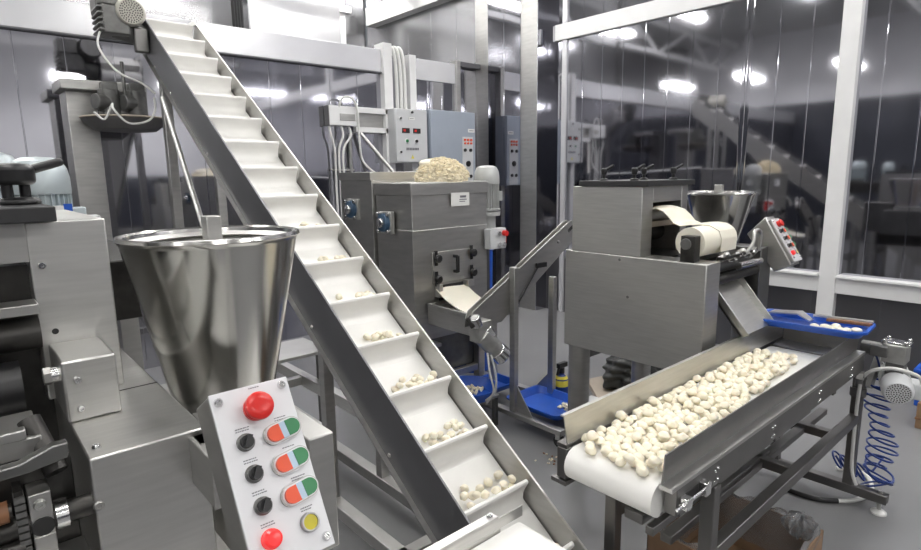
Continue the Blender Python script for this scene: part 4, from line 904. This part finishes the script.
for x, z, m_, r in ((4.75, 2.05, 'orange', .014), (4.80, 2.05, 'orange', .014), (4.85, 2.05, 'orange', .014), (4.75, 2.01, 'orange', .012), (4.80, 2.01, 'orange', .012), (4.85, 2.01, 'orange', .012), (4.75, 1.93, 'black', .02), (4.84, 1.93, 'black', .02), (4.80, 1.77, 'black', .034), (4.755, 1.62, 'black', .02), (4.84, 1.62, 'black', .02)):
    MB().cyl((x, 5.28, z), (x, 5.265, z), r, m_, n=14).build('cabinet_button', d)
mb = MB().box(4.81, 4.91, 5.279, 5.287, 2.14, 2.18, 'label').box(4.825, 4.895, 5.2775, 5.28, 2.155, 2.163, 'mark'); mb.build('label_plate', d)
J = thing('junction_box', 'pale grey junction box with cables and two white trunking bars on the left wall', 'junction box', (3.0, 5.3, 2.1))
mb = MB().box(3.02, 3.34, 5.40, 5.495, 2.16, 2.355, 'white').box(3.012, 3.022, 5.40, 5.495, 2.15, 2.355, 'steeld').box(3.14, 3.32, 5.394, 5.402, 2.21, 2.28, 'steelm'); mb.build('box_body', J, .004)  # thin dark strip at its left stands in for the shadow there
mb = MB().box(3.34, 3.75, 5.42, 5.49, 2.30, 2.36, 'white'); mb.build('trunking', J, .003)
mb = MB().box(3.34, 3.75, 5.42, 5.49, 2.10, 2.155, 'white').box(3.34, 3.75, 5.47, 5.495, 2.155, 2.30, 'steelm'); mb.build('trunking', J, .003)
def cable(pts, label, r=.012, m='cablew', name='cable'):
    mb = MB().tube(pts, r, m, 8); return tag(mb.build(name, None, 0, pts[0]), label, 'cable')
for k, (x, xb, txt) in enumerate(((3.03, 3.08, 'leftmost of the three white cables dropping from the junction box'), (3.17, 3.13, 'middle of the three white cables dropping from the junction box'), (3.26, 3.18, 'rightmost of the three white cables dropping from the junction box'))):
    cable([(x, 5.44, 2.17), (x + .01, 5.42, 2.06), (xb, 5.43, 1.9), (xb, 5.435, 1.5), (xb, 5.435, 1.0), (xb, 5.435, .0)], txt)
cable([(3.14, 5.41, 2.34), (3.16, 5.38, 2.42), (3.23, 5.37, 2.445), (3.30, 5.37, 2.41), (3.335, 5.37, 2.3), (3.345, 5.37, 2.0), (3.37, 5.36, 1.8), (3.44, 5.2, 1.66), (3.48, 4.9, 1.62), (2.94, 3.84, 1.69)], 'white cable looping over the junction box and down to the mixer', .012)
mb = MB().box(3.27, 3.30, 5.45, 5.48, .0, 2.08, 'steelm').box(3.04, 3.32, 5.455, 5.48, 1.70, 1.72, 'steelm').box(3.26, 3.31, 5.44, 5.48, 1.42, 1.45, 'steelm'); tag(mb.build('cable_ladder', None, .002, (3.2, 5.46, 0)), 'upright grey steel cable ladder on the wall left of the mixer', 'cable ladder')
mb = MB().cyl((3.40, 5.43, 2.09), (3.70, 5.2, 1.62), .02, 'steel', n=12); tag(mb.build('conduit_pipe', None, 0, (3.4, 5.25, 1.8)), 'slanting grey conduit pipe below the junction box', 'pipe')
for k in range(3):
    x = 3.88 + k * .055
    cable([(x - .05, 5.60, 2.98), (x - .03, 5.50, 3.03), (x - .01, 5.45, 2.98), (x + .01, 5.44, 2.8), (x + .015, 5.44, 2.6), (x + .015, 5.44, 2.37)], ('leftmost', 'middle', 'rightmost')[k] + ' of three thick white cables dropping over the wall top to the cabinet', .02)
for k in range(4):
    x = 2.235 + .026 * k
    cable([(x - .02, 5.72, 4.88), (x, 5.70, 4.0), (x + .004, 5.70, 3.3), (x, 5.68, 2.6)], ('leftmost', 'second', 'third', 'rightmost')[k] + ' of four black cables hanging behind the top of the left wall', .017, 'black')
# white cable tail and white hose beside mixer, left of its bearings
mb = MB().bar((2.06, 3.62, .88), (2.18, 3.60, 1.06), .012, .02, 'steel').bar((2.04, 3.60, .94), (2.10, 3.58, 1.04), .012, .018, 'steel'); mb.build('lever_rod', X)

# ------------------------------------------------------------------ planetary mixer head seen upper left, behind the near machine
Q = thing('planetary_mixer', 'tall grey mixer column with round pan-shaped head and gear motors by the left wall', 'machine', (.85, 5.1, 0))
mb = MB().box(.74, .93, 5.08, 5.36, 0, 2.28, 'steelm').box(.70, 1.25, 4.98, 5.36, 2.28, 2.35, 'steelm'); mb.build('column', Q, .006)
PX, PY = 1.075, 4.93
mb = MB().lathe([(0, 2.0), (.20, 2.0), (.275, 2.06), (.285, 2.08), (.285, 2.092), (.265, 2.092), (.25, 2.075), (.10, 2.10), (0, 2.10)], (PX, PY, 0), (0, 0, 1), 'frame', 48, False); lab(mb.build('pan', Q), 'shallow round steel pan')
mb = MB().lathe([(.287, 2.08), (.291, 2.086), (.287, 2.092)], (PX, PY, 0), (0, 0, 1), 'tan', 48, False); mb.build('pan_rim', Q)
for x, y in ((PX - .10, PY - .04), (PX + .07, PY - .06)):
    mb = MB().cyl((x, y, 2.10), (x, y, 2.28), .07, 'casting', n=14).cyl((x - .10, y - .05, 2.19), (x + .02, y, 2.19), .055, 'casting', n=16).box(x - .05, x + .05, y - .06, y + .03, 2.24, 2.33, 'casting'); mb.build('gear_motor', Q, .006)
mb = MB().cyl((PX, PY - .06, 2.1), (PX, PY - .06, 2.48), .012, 'steeld').box(PX - .08, PX + .10, PY - .08, PY + .02, 2.05, 2.15, 'steeld'); mb.build('spindle', Q)
mb = MB().tube([(1.17, 4.5, 2.20), (1.17, 4.5, 2.12), (1.13, 4.5, 2.05), (1.05, 4.5, 2.02), (.98, 4.5, 2.03), (.92, 4.52, 2.11), (.93, 4.6, 2.15), (.88, 4.62, 2.05), (.83, 4.66, 2.10)], .007, 'cablew'); lab(mb.build('cable', Q), 'white cable draped round the pan')

# ------------------------------------------------------------------ camera and render settings
cam = bpy.data.cameras.new('camera'); co = bpy.data.objects.new('camera', cam); COL.objects.link(co)
cam.sensor_width = 36; cam.lens = 36 * 578.86 / 921; cam.clip_start = .02; cam.clip_end = 60
yaw, pit, rol = .848741, .172936, -.015168
f0 = Vector((math.cos(yaw), math.sin(yaw), 0)); r0 = Vector((math.sin(yaw), -math.cos(yaw), 0)); u0 = Vector((0, 0, 1))
fw = f0 * math.cos(pit) - u0 * math.sin(pit); uu = u0 * math.cos(pit) + f0 * math.sin(pit)
rr = r0 * math.cos(rol) + uu * math.sin(rol); uq = -r0 * math.sin(rol) + uu * math.cos(rol)
co.matrix_world = Matrix(((rr.x, uq.x, -fw.x, 0), (rr.y, uq.y, -fw.y, 0), (rr.z, uq.z, -fw.z, 1.65), (0, 0, 0, 1)))
S.camera = co
w = bpy.data.worlds.new('world'); S.world = w; w.use_nodes = True
w.node_tree.nodes['Background'].inputs[0].default_value = (.7, .75, .8, 1); w.node_tree.nodes['Background'].inputs[1].default_value = .2
S.view_settings.view_transform = 'Standard'; S.view_settings.look = 'None'; S.view_settings.gamma = 1; S.view_settings.use_curve_mapping = False
S.view_settings.exposure = 0.35
S.cycles.use_denoising = True; S.cycles.max_bounces = 10; S.cycles.glossy_bounces = 6
S.cycles.sample_clamp_indirect = 6
